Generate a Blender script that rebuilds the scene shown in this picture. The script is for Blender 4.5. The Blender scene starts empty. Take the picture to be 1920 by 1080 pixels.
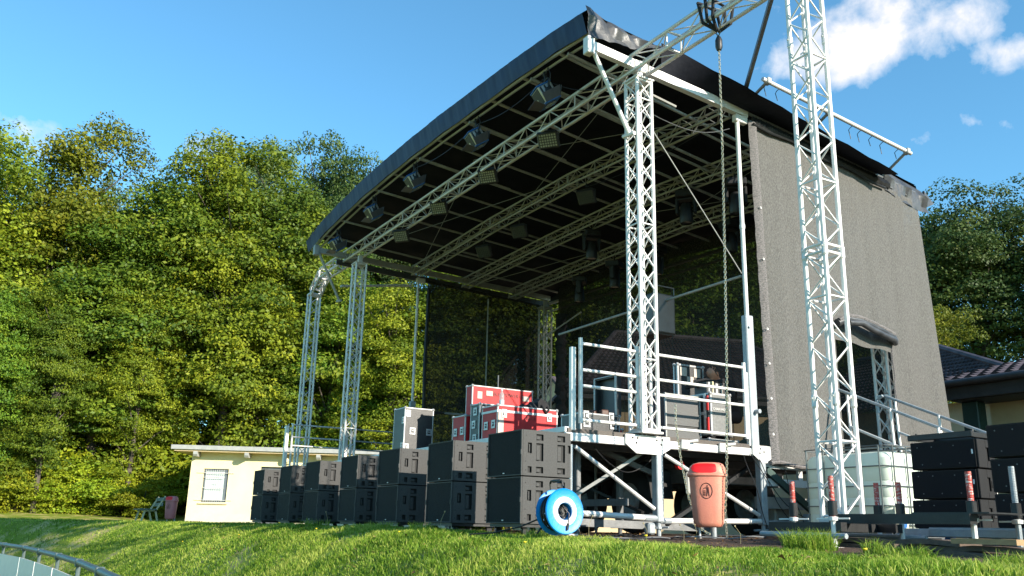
import bpy, math, random
import numpy as np
from mathutils import Vector, Matrix, Euler
R = math.radians
random.seed(7); rng = np.random.default_rng(7)
S = bpy.context.scene; C = S.collection

# ---------------------------------------------------------------- camera, sky, sun, exposure
cam = bpy.data.cameras.new('camera'); co = bpy.data.objects.new('camera', cam); C.objects.link(co)
F, PIT, ROL, YAW = 1658.21, 0.265904, 0.0220226, 1.034981
cam.sensor_width = 36; cam.lens = F/1920*36; cam.clip_end = 6000; cam.clip_start = .05
co.matrix_world = Matrix.Translation((0, 0, .05)) @ Matrix.Rotation(YAW, 4, 'Z') @ Matrix.Rotation(math.pi/2+PIT, 4, 'X') @ Matrix.Rotation(ROL, 4, 'Z')
S.camera = co
S.render.resolution_x = 1024; S.render.resolution_y = 576
SUN = Vector((.885, .285, .36)).normalized()
sl = bpy.data.lights.new('sun', 'SUN'); sl.energy = 5.0; sl.angle = R(.5); sl.color = (1, .91, .77)
so = bpy.data.objects.new('sun', sl); C.objects.link(so); so.rotation_euler = SUN.to_track_quat('Z', 'Y').to_euler()
so.location = (10, 10, 30)
S.view_settings.view_transform = 'Standard'; S.view_settings.look = 'None'; S.view_settings.gamma = 1
S.view_settings.exposure = 1.0
W = bpy.data.worlds.new('World'); S.world = W; W.use_nodes = True
def build_world():
    nt = W.node_tree; N = nt.nodes; L = nt.links; N.clear()
    out = N.new('ShaderNodeOutputWorld'); bg = N.new('ShaderNodeBackground'); bg.inputs[1].default_value = .124
    sky = N.new('ShaderNodeTexSky'); sky.sky_type = 'NISHITA'; sky.sun_disc = False
    sky.sun_elevation = math.asin(SUN.z); sky.sun_rotation = math.atan2(SUN.x, SUN.y)
    sky.air_density = 1.0; sky.dust_density = .2; sky.ozone_density = 2.2; sky.altitude = 100
    tc = N.new('ShaderNodeTexCoord')
    def vmath(op, a, b=None):
        n = N.new('ShaderNodeVectorMath'); n.operation = op
        for i, v in enumerate((a, b)):
            if v is None: continue
            if isinstance(v, (tuple, Vector)): n.inputs[i].default_value = tuple(v)
            else: L.new(v, n.inputs[i])
        return n
    def m(op, a, b=None, c=None, clamp=False):
        n = N.new('ShaderNodeMath'); n.operation = op; n.use_clamp = clamp
        for i, v in enumerate((a, b, c)):
            if v is None: continue
            if isinstance(v, (int, float)): n.inputs[i].default_value = v
            else: L.new(v, n.inputs[i])
        return n.outputs[0]
    d = vmath('NORMALIZE', tc.outputs['Generated']).outputs[0]
    def noise(scale, detail, rough, off=(0, 0, 0), stretch=(1, 1, 1)):
        mp = N.new('ShaderNodeMapping'); L.new(d, mp.inputs[0]); mp.inputs['Location'].default_value = off; mp.inputs['Scale'].default_value = stretch
        n = N.new('ShaderNodeTexNoise'); L.new(mp.outputs[0], n.inputs['Vector']); n.inputs['Scale'].default_value = scale
        n.inputs['Detail'].default_value = detail; n.inputs['Roughness'].default_value = rough; n.inputs['Distortion'].default_value = .25
        return n.outputs[0]
    n1 = noise(9, 9, .56); n2 = noise(30, 7, .6, (3, 1, 2))
    # clouds stand in fixed directions of the sky: (direction, radius, weight)
    spots = [((-.5739, .6636, .4799), .034, .8), ((-.5639, .637, .5256), .03, .75), ((-.5482, .6865, .4778), .034, 1.0), ((-.5385, .7056, .4607), .022, .75), ((-.5177, .707, .4818), .040, 1.15), ((-.4894, .7277, .4805), .044, 1.1),
             ((-.471, .7229, .5055), .04, .95), ((-.4596, .7452, .4832), .042, 1.1), ((-.4349, .7593, .484), .036, 1.0), ((-.4303, .7775, .4585), .024, .7), ((-.4102, .7915, .4531), .02, .85), ((-.4987, .7737, .3908), .016, .75), ((-.4758, .7877, .3914), .012, .6),
             ((-.4581, .7962, .3953), .02, .6), ((-.433, .8152, .3847), .022, .62), ((-.4509, .8142, .3657), .02, .5), ((-.4594, .822, .3365), .025, .7), ((-.909, .1593, .3852), .03, .45), ((-.9318, -.0082, .3628), .03, .5)]
    tot = None
    for p, r, w in spots:
        r *= 1.3; df = vmath('SUBTRACT', d, tuple(Vector(p).normalized())); ds = vmath('MULTIPLY', df.outputs[0], (1, 1, 1.45))
        ln = vmath('LENGTH', ds.outputs[0]).outputs['Value']
        g = m('MULTIPLY', m('EXPONENT', m('MULTIPLY', m('POWER', m('DIVIDE', ln, r), 2), -1)), w)
        tot = g if tot is None else m('MAXIMUM', tot, g)
    dens = m('ADD', tot, m('MULTIPLY', m('SUBTRACT', n1, .52), 2.6))
    dens = m('ADD', dens, m('MULTIPLY', m('SUBTRACT', n2, .5), 1.2))
    dens = m('MULTIPLY', m('SUBTRACT', dens, .40), 1.45, clamp=True)
    gate = m('MULTIPLY', m('SUBTRACT', tot, .10), 4, clamp=True)
    dens = m('MULTIPLY', dens, gate)
    dens = m('MULTIPLY', m('POWER', dens, .8), .93)
    cl = N.new('ShaderNodeMixRGB'); cl.inputs[1].default_value = (3.4, 3.9, 4.5, 1); cl.inputs[2].default_value = (5.0, 4.7, 4.6, 1); L.new(dens, cl.inputs[0])
    tint = N.new('ShaderNodeMixRGB'); tint.blend_type = 'MULTIPLY'; tint.inputs[0].default_value = 1
    L.new(sky.outputs[0], tint.inputs[1]); tint.inputs[2].default_value = (.64, 1.09, 1.15, 1)
    mx = N.new('ShaderNodeMixRGB'); L.new(dens, mx.inputs[0]); L.new(tint.outputs[0], mx.inputs[1]); L.new(cl.outputs[0], mx.inputs[2])
    L.new(mx.outputs[0], bg.inputs[0]); L.new(bg.outputs[0], out.inputs[0])
build_world()

# ---------------------------------------------------------------- materials
def mat(name, c1, c2=None, scale=6, rough=.6, metal=0, bump=0, bscale=None, spec=.5, wear=None, stretch=(1, 1, 1), detail=6, transl=0, alpha=None, coat=0):
    m = bpy.data.materials.new(name); m.use_nodes = True; nt = m.node_tree; N = nt.nodes; L = nt.links
    b = N['Principled BSDF']; b.inputs['Roughness'].default_value = rough; b.inputs['Metallic'].default_value = metal
    b.inputs['Specular IOR Level'].default_value = spec; b.inputs['Coat Weight'].default_value = coat
    c2 = c2 or tuple(x*.8 for x in c1)
    tc = N.new('ShaderNodeTexCoord'); mp = N.new('ShaderNodeMapping'); L.new(tc.outputs['Object'], mp.inputs[0]); mp.inputs['Scale'].default_value = stretch
    n = N.new('ShaderNodeTexNoise'); n.inputs['Scale'].default_value = scale; n.inputs['Detail'].default_value = detail; n.inputs['Roughness'].default_value = .65
    L.new(mp.outputs[0], n.inputs['Vector'])
    r = N.new('ShaderNodeValToRGB'); r.color_ramp.elements[0].position = .32; r.color_ramp.elements[1].position = .68
    r.color_ramp.elements[0].color = (*c2, 1); r.color_ramp.elements[1].color = (*c1, 1); L.new(n.outputs[0], r.inputs[0])
    col = r.outputs[0]
    if wear:      # scratches and grime of another colour: (colour, scale, threshold)
        w = N.new('ShaderNodeTexNoise'); w.inputs['Scale'].default_value = wear[1]; w.inputs['Detail'].default_value = 9; w.inputs['Roughness'].default_value = .75
        L.new(mp.outputs[0], w.inputs['Vector'])
        wr = N.new('ShaderNodeValToRGB'); wr.color_ramp.elements[0].position = wear[2]; wr.color_ramp.elements[1].position = wear[2]+.06
        wr.color_ramp.elements[0].color = (0, 0, 0, 1); wr.color_ramp.elements[1].color = (1, 1, 1, 1); L.new(w.outputs[0], wr.inputs[0])
        mx = N.new('ShaderNodeMixRGB'); L.new(wr.outputs[0], mx.inputs[0]); L.new(col, mx.inputs[1]); mx.inputs[2].default_value = (*wear[0], 1); col = mx.outputs[0]
    L.new(col, b.inputs['Base Color'])
    if bump:
        n2 = N.new('ShaderNodeTexNoise'); n2.inputs['Scale'].default_value = bscale or scale*4; n2.inputs['Detail'].default_value = 5; L.new(mp.outputs[0], n2.inputs['Vector'])
        bp = N.new('ShaderNodeBump'); bp.inputs['Strength'].default_value = bump; bp.inputs['Distance'].default_value = .02
        L.new(n2.outputs[0], bp.inputs['Height']); L.new(bp.outputs[0], b.inputs['Normal'])
    sh = b.outputs[0]; out = N['Material Output']
    if transl:
        t = N.new('ShaderNodeBsdfTranslucent'); L.new(col, t.inputs[0]); ms = N.new('ShaderNodeMixShader'); ms.inputs[0].default_value = transl
        L.new(sh, ms.inputs[1]); L.new(t.outputs[0], ms.inputs[2]); sh = ms.outputs[0]
    if alpha is not None:
        t = N.new('ShaderNodeBsdfTransparent'); ms = N.new('ShaderNodeMixShader'); ms.inputs[0].default_value = alpha
        L.new(t.outputs[0], ms.inputs[1]); L.new(sh, ms.inputs[2]); sh = ms.outputs[0]
    L.new(sh, out.inputs[0])
    return m
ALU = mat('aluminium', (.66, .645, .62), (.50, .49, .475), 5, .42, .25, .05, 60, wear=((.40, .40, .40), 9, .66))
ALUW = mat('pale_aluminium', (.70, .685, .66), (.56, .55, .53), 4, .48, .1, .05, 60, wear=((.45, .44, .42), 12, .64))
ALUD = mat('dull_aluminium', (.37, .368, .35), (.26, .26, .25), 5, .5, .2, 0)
GALV = mat('galvanised_steel', (.34, .37, .39), (.24, .27, .29), 9, .5, .25, .1, 50)
STEEL = mat('grey_steel', (.16, .165, .17), (.10, .105, .11), 6, .5, .3, .1)
BLACKS = mat('black_steel', (.02, .021, .022), (.012, .012, .013), 8, .45, .2, .1)
TARP = mat('dark_tarpaulin', (.013, .014, .020), (.007, .008, .012), 3, .6, 0, .25, 14, spec=.08)
TARPB = mat('blue_black_tarpaulin', (.006, .026, .090), (.004, .016, .058), 2, .55, 0, .45, 6, stretch=(1, 1, .35), spec=.3)
TARPG = mat('grey_tarpaulin', (.065, .066, .07), (.028, .029, .032), 4, .4, 0, .6, 7)
NET = mat('mesh_scrim', (.175, .170, .160), (.090, .087, .083), 75, .85, 0, .6, 130, spec=.1, alpha=.94, transl=.08, stretch=(1, 1, .45), detail=3)
NETD = mat('thin_mesh_scrim', (.040, .038, .034), (.030, .029, .027), 30, .9, 0, 0, spec=.05, alpha=.90)
NETBORD = mat('scrim_border', (.20, .18, .175), (.05, .05, .05), 30, .8, 0, .4, 60, stretch=(.3, 1.2, 2))
PLY = mat('stage_plywood', (.085, .065, .05), (.05, .04, .035), 8, .6, 0, .1, stretch=(1, 6, 6), wear=((.2, .17, .14), 5, .62))
SPK = mat('speaker_paint', (.072, .071, .070), (.053, .052, .052), 60, .6, 0, .25, 260, spec=.2, wear=((.20, .20, .20), 14, .74))
SPKD = mat('speaker_recess', (.008, .008, .009), None, 10, .7)
GRILLE = mat('speaker_grille', (.013, .0135, .016), (.007, .0075, .009), 140, .7, 0, .5, 300, spec=.2, wear=((.06, .06, .065), 3, .70))
BADGE = mat('white_badge', (.75, .75, .75), None, 5, .4)
RUB = mat('black_rubber', (.016, .016, .017), None, 8, .75)
RED = mat('red_laminate', (.47, .016, .020), (.38, .012, .016), 7, .5, 0, .08, 80, spec=.3, wear=((.52, .12, .11), 6, .72))
BLKLAM = mat('black_laminate', (.030, .030, .031), (.020, .020, .022), 9, .42, 0, .15, 120, wear=((.12, .12, .12), 10, .72))
GREYLAM = mat('worn_grey_laminate', (.17, .17, .165), (.11, .11, .11), 30, .6, 0, .2, 120)
CHROME = mat('case_fittings', (.46, .46, .46), (.34, .34, .34), 12, .4, .4)
STICK = mat('paper_sticker', (.50, .44, .38), (.40, .33, .28), 20, .6)
CREAM = mat('cream_render', (.76, .67, .42), (.70, .60, .36), 1.2, .85, 0, .3, 90, wear=((.66, .56, .38), 2.5, .66))
CREAM2 = mat('cream_plinth', (.70, .60, .42), (.64, .55, .38), 5, .85, 0, .2, 120)
CONC = mat('grey_fascia', (.36, .36, .34), (.27, .28, .27), 5, .7, 0, .1)
BEIGE = mat('beige_render', (.64, .50, .30), (.56, .43, .26), 3, .85, 0, .2, 80)
SOFFIT = mat('dark_soffit_boards', (.055, .048, .045), (.03, .027, .026), 4, .6, 0, .2, stretch=(1, 8, 1))
GUTTER = mat('brown_gutter', (.085, .072, .07), (.06, .052, .05), 5, .45, .2)
GREENP = mat('dark_green_paint', (.02, .055, .045), (.015, .04, .035), 4, .5)
PINK = mat('faded_pink_plastic', (.66, .25, .165), (.56, .19, .135), 5, .55, 0, .1, 60, wear=((.72, .46, .30), 4, .62))
PINK2 = mat('faded_red_plastic', (.52, .15, .15), (.45, .13, .13), 5, .5)
REDP = mat('red_plastic', (.80, .010, .010), (.70, .008, .008), 5, .4)
BLUEP = mat('cable_reel_blue', (.0, .24, .64), (.0, .19, .54), 9, .45, 0, .1, 40, wear=((.10, .30, .52), 9, .64))
WHITEP = mat('white_plastic', (.75, .75, .73), (.68, .68, .66), 6, .4)
IBC = mat('translucent_tank_plastic', (.80, .86, .77), (.76, .83, .73), 2, .38, 0, 0, transl=.3)
CAGE = mat('tank_cage_steel', (.20, .215, .21), (.15, .16, .155), 8, .4, .6)
REDW = mat('worn_red_and_white_paint', (.50, .07, .05), (.36, .045, .035), 18, .5, 0, .2, wear=((.62, .56, .52), 26, .52), stretch=(1, 1, 3))
WOOD = mat('weathered_timber', (.14, .095, .065), (.075, .052, .04), 5, .8, 0, .4, 30, stretch=(1, 8, 8))
WOODL = mat('fresh_timber', (.42, .26, .12), (.30, .18, .085), 5, .75, 0, .3, stretch=(1, 8, 8))
BARK = mat('tree_bark', (.10, .08, .06), (.05, .042, .034), 3, .9, 0, .8, 12, stretch=(1, 1, .3))
GLASSW = mat('window_glass', (.50, .55, .56), (.42, .48, .50), 2, .15)
WINF = mat('window_frame_grey', (.14, .16, .18), None, 5, .45)
ROPE = mat('galvanised_chain_links', (.62, .56, .38), (.42, .40, .33), 30, .35, .6)
CABLE = mat('black_cable', (.014, .014, .015), None, 10, .5)
BLUEW = mat('blue_wheel_plastic', (.02, .13, .38), None, 10, .5)
SKIN = mat('skin', (.46, .24, .16), (.40, .20, .13), 10, .5)
CLOTHD = mat('dark_cloth', (.016, .016, .018), (.010, .010, .012), 10, .9, 0, .3)
LED = mat('lamp_lenses', (.30, .32, .26), (.18, .19, .16), 20, .2, .3)
BLUEM = mat('lamp_blue_housing', (.02, .13, .38), None, 6, .4, .2)
SILV = mat('lamp_silver_housing', (.62, .63, .64), (.45, .46, .47), 9, .3, .8)
ORANGE = mat('orange_fitting', (.75, .25, .03), None, 8, .5)
YEL = mat('yellow_plastic', (.75, .55, .03), None, 8, .5)

def leaf_mat(name, c1, c2, c3, tr=.35):
    m = bpy.data.materials.new(name); m.use_nodes = True; nt = m.node_tree; N = nt.nodes; L = nt.links
    N.clear(); out = N.new('ShaderNodeOutputMaterial')
    at = N.new('ShaderNodeAttribute'); at.attribute_name = 'tone'
    oi = N.new('ShaderNodeObjectInfo')
    r = N.new('ShaderNodeValToRGB'); e = r.color_ramp.elements; e[0].position = 0; e[0].color = (*c1, 1); e[1].position = 1; e[1].color = (*c3, 1)
    k = e.new(.5); k.color = (*c2, 1); L.new(at.outputs['Fac'], r.inputs[0])
    hs = N.new('ShaderNodeHueSaturation'); L.new(r.outputs[0], hs.inputs['Color'])
    mr = N.new('ShaderNodeMapRange'); L.new(oi.outputs['Random'], mr.inputs[0]); mr.inputs[3].default_value = .74; mr.inputs[4].default_value = 1.30; L.new(mr.outputs[0], hs.inputs['Value'])
    mh = N.new('ShaderNodeMapRange'); L.new(oi.outputs['Random'], mh.inputs[0]); mh.inputs[3].default_value = .487; mh.inputs[4].default_value = .513; L.new(mh.outputs[0], hs.inputs['Hue'])
    b = N.new('ShaderNodeBsdfPrincipled'); L.new(hs.outputs[0], b.inputs['Base Color']); b.inputs['Roughness'].default_value = .55; b.inputs['Specular IOR Level'].default_value = .25
    t = N.new('ShaderNodeBsdfTranslucent'); L.new(hs.outputs[0], t.inputs[0]); ms = N.new('ShaderNodeMixShader'); ms.inputs[0].default_value = tr
    L.new(b.outputs[0], ms.inputs[1]); L.new(t.outputs[0], ms.inputs[2]); L.new(ms.outputs[0], out.inputs[0])
    return m
LEAF_Y = leaf_mat('yellow_green_leaves', (.095, .14, .012), (.185, .225, .014), (.32, .33, .022))
LEAF_G = leaf_mat('mid_green_leaves', (.058, .115, .014), (.125, .195, .016), (.25, .30, .022))
LEAF_D = leaf_mat('dark_green_leaves', (.032, .068, .016), (.062, .105, .022), (.12, .155, .034), .25)
LEAF_B = leaf_mat('pale_olive_leaves', (.085, .12, .045), (.12, .16, .055), (.18, .20, .07), .25)
LEAF_S = leaf_mat('bright_shrub_leaves', (.13, .19, .012), (.23, .28, .015), (.38, .38, .02))
GRASSB = leaf_mat('grass_blades', (.075, .145, .012), (.20, .31, .025), (.45, .47, .10), .4)

# ---------------------------------------------------------------- mesh helpers
class MB:
    def __init__(s): s.v = []; s.f = []; s.m = []; s.T = Matrix(); s.mi = 0
    def add(s, vs, fs, m=None):
        o = len(s.v); s.v += [tuple(s.T @ Vector(p)) for p in vs]
        for f in fs: s.f.append(tuple(i+o for i in f)); s.m.append(s.mi if m is None else m)
    def box(s, lo, hi, m=None):
        x0, y0, z0 = lo; x1, y1, z1 = hi
        s.add([(x0,y0,z0),(x1,y0,z0),(x1,y1,z0),(x0,y1,z0),(x0,y0,z1),(x1,y0,z1),(x1,y1,z1),(x0,y1,z1)],
              [(0,3,2,1),(4,5,6,7),(0,1,5,4),(1,2,6,5),(2,3,7,6),(3,0,4,7)], m)
    def cbox(s, lo, hi, b=.01, m=None):          # box with chamfered edges
        c = [(lo[i]+hi[i])/2 for i in range(3)]; h = [(hi[i]-lo[i])/2 for i in range(3)]; b = min(b, min(h)*.9)
        vs = []; idx = {}
        for sx in (-1, 1):
            for sy in (-1, 1):
                for sz in (-1, 1):
                    sg = (sx, sy, sz)
                    for a in range(3):
                        p = [c[i]+sg[i]*(h[i]-(0 if i == a else b)) for i in range(3)]; idx[(sg, a)] = len(vs); vs.append(tuple(p))
        fs = []
        for a in range(3):
            u, w = (a+1) % 3, (a+2) % 3
            for s_ in (-1, 1):
                q = []
                for (su, sw) in ((-1, -1), (1, -1), (1, 1), (-1, 1)):
                    g = [0, 0, 0]; g[a] = s_; g[u] = su; g[w] = sw; q.append(idx[(tuple(g), a)])
                fs.append(tuple(q if s_ > 0 else q[::-1]))
        for a in range(3):                        # edges along a
            u, w = (a+1) % 3, (a+2) % 3
            for su in (-1, 1):
                for sw in (-1, 1):
                    g0 = [0]*3; g0[a] = -1; g0[u] = su; g0[w] = sw; g1 = list(g0); g1[a] = 1; g0 = tuple(g0); g1 = tuple(g1)
                    q = [idx[(g0, u)], idx[(g1, u)], idx[(g1, w)], idx[(g0, w)]]
                    fs.append(tuple(q if su*sw < 0 else q[::-1]))
        for sx in (-1, 1):
            for sy in (-1, 1):
                for sz in (-1, 1):
                    g = (sx, sy, sz); q = [idx[(g, 0)], idx[(g, 1)], idx[(g, 2)]]; fs.append(tuple(q if sx*sy*sz > 0 else q[::-1]))
        s.add(vs, fs, m)
    def frame(s, p, q):
        d = (Vector(q)-Vector(p)).normalized(); u = Vector((0, 0, 1)) if abs(d.z) < .9 else Vector((1, 0, 0))
        a = d.cross(u).normalized(); b = a.cross(d).normalized(); return d, a, b
    def tube(s, p, q, r, n=8, m=None, r2=None, cap=True):
        if (Vector(q)-Vector(p)).length < 1e-5: return
        d, a, b = s.frame(p, q); r2 = r if r2 is None else r2; vs = []
        for P, rr in ((p, r), (q, r2)):
            for k in range(n):
                t = 2*math.pi*k/n; vs.append(tuple(Vector(P)+a*(math.cos(t)*rr)+b*(math.sin(t)*rr)))
        fs = [(k, (k+1) % n, n+(k+1) % n, n+k) for k in range(n)]
        if cap: fs += [tuple(range(n))[::-1], tuple(range(n, 2*n))]
        s.add(vs, fs, m)
    def bar(s, p, q, w, h, m=None):               # rectangular bar: w across, h in its 'up' direction
        d, a, b = s.frame(p, q); vs = []
        for P in (p, q):
            for (i, j) in ((-1, -1), (1, -1), (1, 1), (-1, 1)): vs.append(tuple(Vector(P)+a*(i*w/2)+b*(j*h/2)))
        s.add(vs, [(0,1,5,4),(1,2,6,5),(2,3,7,6),(3,0,4,7),(3,2,1,0),(4,5,6,7)], m)
    def path(s, pts, r, n=6, m=None):
        pts = [Vector(p) for p in pts]; vs = []; fs = []; L = len(pts); up = None
        for i, P in enumerate(pts):
            d = (pts[min(i+1, L-1)]-pts[max(i-1, 0)]).normalized()
            if up is None: up = Vector((0, 0, 1)) if abs(d.z) < .9 else Vector((1, 0, 0))
            a = d.cross(up).normalized() if d.cross(up).length > 1e-4 else d.cross(Vector((1, .3, 0))).normalized(); b = a.cross(d).normalized(); up = b
            for k in range(n):
                t = 2*math.pi*k/n; vs.append(tuple(P+a*(math.cos(t)*r)+b*(math.sin(t)*r)))
        for i in range(L-1):
            for k in range(n): fs.append((i*n+k, i*n+(k+1) % n, (i+1)*n+(k+1) % n, (i+1)*n+k))
        fs += [tuple(range(n))[::-1], tuple(range((L-1)*n, L*n))]
        s.add(vs, fs, m)
    def prism(s, poly, a0, a1, axis=1, m=None):    # 2D polygon extruded along an axis (0=x,1=y,2=z)
        n = len(poly); vs = []
        for t in (a0, a1):
            for (u, w) in poly: vs.append({0: (t, u, w), 1: (u, t, w), 2: (u, w, t)}[axis])
        s.add(vs, [tuple(range(n)), tuple(range(n, 2*n))[::-1]]+[(k, n+k, n+(k+1) % n, (k+1) % n) for k in range(n)], m)
    def lathe(s, prof, c=(0, 0, 0), axis='Z', n=20, m=None):
        vs = []; fs = []
        for (r, h) in prof:
            for k in range(n):
                t = 2*math.pi*k/n; x, y = r*math.cos(t), r*math.sin(t)
                p = {'Z': (x, y, h), 'Y': (x, h, y), 'X': (h, x, y)}[axis]; vs.append((p[0]+c[0], p[1]+c[1], p[2]+c[2]))
        for i in range(len(prof)-1):
            for k in range(n): fs.append((i*n+k, i*n+(k+1) % n, (i+1)*n+(k+1) % n, (i+1)*n+k))
        s.add(vs, fs, m)
    def disc(s, c, r, axis='Z', n=20, m=None, sq=1):
        vs = []
        for k in range(n):
            t = 2*math.pi*k/n; x, y = r*math.cos(t), r*sq*math.sin(t); p = {'Z': (x, y, 0), 'Y': (x, 0, y), 'X': (0, x, y)}[axis]; vs.append((p[0]+c[0], p[1]+c[1], p[2]+c[2]))
        s.add(vs, [tuple(range(n))], m)
    def quad(s, a, b, c, d, m=None): s.add([a, b, c, d], [(0, 1, 2, 3)], m)
    def sheet(s, grid, thick=0, m=None):           # grid[i][j] points -> surface; thick: second skin offset in z
        ni, nj = len(grid), len(grid[0]); vs = [p for r in grid for p in r]
        fs = [(i*nj+j, i*nj+j+1, (i+1)*nj+j+1, (i+1)*nj+j) for i in range(ni-1) for j in range(nj-1)]
        s.add(vs, fs, m)
        if thick: s.add([(p[0], p[1], p[2]+thick) for p in vs], [f[::-1] for f in fs], m)
    def build(s, name, mats, parent=None, label=None, smooth=False, world=True, kind=None):
        me = bpy.data.meshes.new(name); v = s.v
        if parent is not None and world:
            base = parent
            while base.parent: base = base.parent
            inv = (Matrix.Translation(base.location) @ base.rotation_euler.to_matrix().to_4x4()).inverted()
            v = [tuple(inv @ Vector(p)) for p in v]
        me.from_pydata(v, [], s.f); me.update()
        mats = mats if isinstance(mats, (list, tuple)) else [mats]
        for mm in mats: me.materials.append(mm)
        if len(mats) > 1: me.polygons.foreach_set('material_index', s.m)
        if smooth: me.shade_smooth(); me.set_sharp_from_angle(angle=R(38))
        o = bpy.data.objects.new(name, me); C.objects.link(o); o.parent = parent
        if label: o['label'] = label
        if kind: o['kind'] = kind
        return o
def thing(name, label, cat, loc=(0, 0, 0), rotz=0, group=None):
    o = bpy.data.objects.new(name, None); C.objects.link(o); o.location = loc; o.rotation_euler = (0, 0, rotz)
    o.empty_display_size = .2; o['label'] = label; o['category'] = cat
    if group: o['group'] = group
    return o
def tag(o, label, cat, group=None, kind=None):
    o['label'] = label; o['category'] = cat
    if group: o['group'] = group
    if kind: o['kind'] = kind
    return o
def dup(root, loc, rotz, label, group=None, skip=()):
    r = root.copy(); C.objects.link(r); r.location = loc; r.rotation_euler = (0, 0, rotz); r['label'] = label
    if group: r['group'] = group
    for ch in list(root.children):
        if ch.name.split('.')[0] in skip: continue
        c = ch.copy(); C.objects.link(c); c.parent = r
        for g in list(ch.children):
            d = g.copy(); C.objects.link(d); d.parent = c
    return r
def truss(mb, p, q, s=.24, rc=.025, rl=.010, pitch=.3, up=(0, 0, 1), n=8, ends=True, cross=False):
    p = Vector(p); q = Vector(q); d = (q-p); L = d.length; d.normalize(); up = Vector(up); a = d.cross(up).normalized(); b = a.cross(d).normalized()
    h = s/2; cor = [(-h, -h), (h, -h), (h, h), (-h, h)]; P = lambda t, k: p+d*t+a*cor[k][0]+b*cor[k][1]
    for k in range(4): mb.tube(P(0, k), P(L, k), rc, n)
    N = max(2, round(L/pitch)); st = L/N
    for k in range(4):
        k2 = (k+1) % 4
        for i in range(N):
            t0, t1 = i*st, (i+1)*st
            A, B = (k, k2) if (i+k) % 2 else (k2, k)
            mb.tube(P(t0+.01, A), P(t1-.01, B), rl, 5, cap=False)
            if cross: mb.tube(P(t0+.01, B), P(t1-.01, A), rl, 5, cap=False)
            if i % 6 == 3: mb.tube(P(t0, k), P(t0, k2), rl*1.3, 5, cap=False)
        if ends:
            for t in (.02, L-.02): mb.tube(P(t, k), P(t, k2), rl*1.6, 6, cap=False)
def npmesh(name, V, quads, tone, material, tris=None):
    me = bpy.data.meshes.new(name); nv = len(V); me.vertices.add(nv); me.vertices.foreach_set('co', V.astype(np.float32).ravel())
    nq = len(quads); nt = 0 if tris is None else len(tris); nl = nq*4+nt*3
    me.loops.add(nl); me.polygons.add(nq+nt)
    li = quads.ravel() if tris is None else np.concatenate([quads.ravel(), tris.ravel()])
    me.loops.foreach_set('vertex_index', li.astype(np.int32))
    ls = np.arange(nq)*4
    if nt: ls = np.concatenate([ls, nq*4+np.arange(nt)*3])
    me.polygons.foreach_set('loop_start', ls.astype(np.int32))
    at = me.attributes.new('tone', 'FLOAT', 'POINT'); at.data.foreach_set('value', tone.astype(np.float32))
    me.materials.append(material); me.update(calc_edges=True); return me

# ---------------------------------------------------------------- terrain
def sm(t): t = np.clip(t, 0, 1); return t*t*(3-2*t)
def Yc(X): X = np.asarray(X, float); return 4.5-np.where(X < -20, .035*np.minimum((X+20)**2, 2500), 0)
def gz(X, Y):
    X = np.asarray(X, float); Y = np.asarray(Y, float); s = Y-Yc(X)
    z = -.14*np.exp(-((X+2)/6.)**2)*(1-sm((Y-5.2)/3.5))*np.where(s > -9, 1, 0)
    z = z-1.5*sm(-s/3.3)
    z = z+np.maximum(0, (-44-X))*.066*sm((s)/6)*np.where(X < -90, 90/np.maximum(-X, 90), 1)
    z = z+.018*np.sin(X*2.3+Y*1.1)*np.cos(Y*2.9-X*.7)*sm((6.0-Y)/1.5)*np.exp(-np.maximum(0, -X-40)/20)
    return z
GRASS = mat('meadow_grass', (.24, .27, .035), (.13, .18, .02), 1.2, .9, 0, .9, 9, spec=.1, wear=((.40, .33, .13), 1.1, .50))
SOIL = mat('gravelly_soil', (.13, .085, .062), (.075, .053, .042), 5, .95, 0, .8, 30, spec=.1, wear=((.24, .19, .15), 14, .62))
def ground():
    def ax(a): return np.unique(np.concatenate(a))
    xs = ax([np.linspace(-3000, -150, 12), np.linspace(-150, -40, 56), np.linspace(-40, -12, 90), np.linspace(-12, 4, 90), np.linspace(4, 100, 20), np.linspace(100, 3000, 8)])
    ys = ax([np.linspace(-3000, -60, 10), np.linspace(-60, -4, 50), np.linspace(-4, 8, 110), np.linspace(8, 40, 30), np.linspace(40, 160, 20), np.linspace(160, 3000, 8)])
    X, Y = np.meshgrid(xs, ys, indexing='ij'); Z = gz(X, Y); V = np.stack([X, Y, Z], -1).reshape(-1, 3)
    ni, nj = X.shape; i, j = np.meshgrid(np.arange(ni-1), np.arange(nj-1), indexing='ij'); a = (i*nj+j).ravel()
    Q = np.stack([a, a+nj, a+nj+1, a+1], -1)
    me = npmesh('ground', V, Q, np.zeros(len(V)), GRASS); me.shade_smooth()
    o = bpy.data.objects.new('ground', me); C.objects.link(o); o['kind'] = 'structure'
    # soil pad under the stage, ragged front edge
    xs = np.linspace(-33, 14, 150); rows = []
    for x in xs:
        e = 5.15+.12*math.sin(x*3.1)+.1*math.sin(x*7.7+1) + .45*float(sm((x+8)/2.0)) + (.6*float(sm((-19-x)/3)))
        rows.append([(float(x), float(y), float(gz(x, y))+.012) for y in [e]+list(np.linspace(e+.15, 8, 12))+[12, 16, 24, 40]])
    b = MB(); b.sheet(rows); o = b.build('soil_yard', SOIL, kind='structure', smooth=True)
ground()

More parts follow.
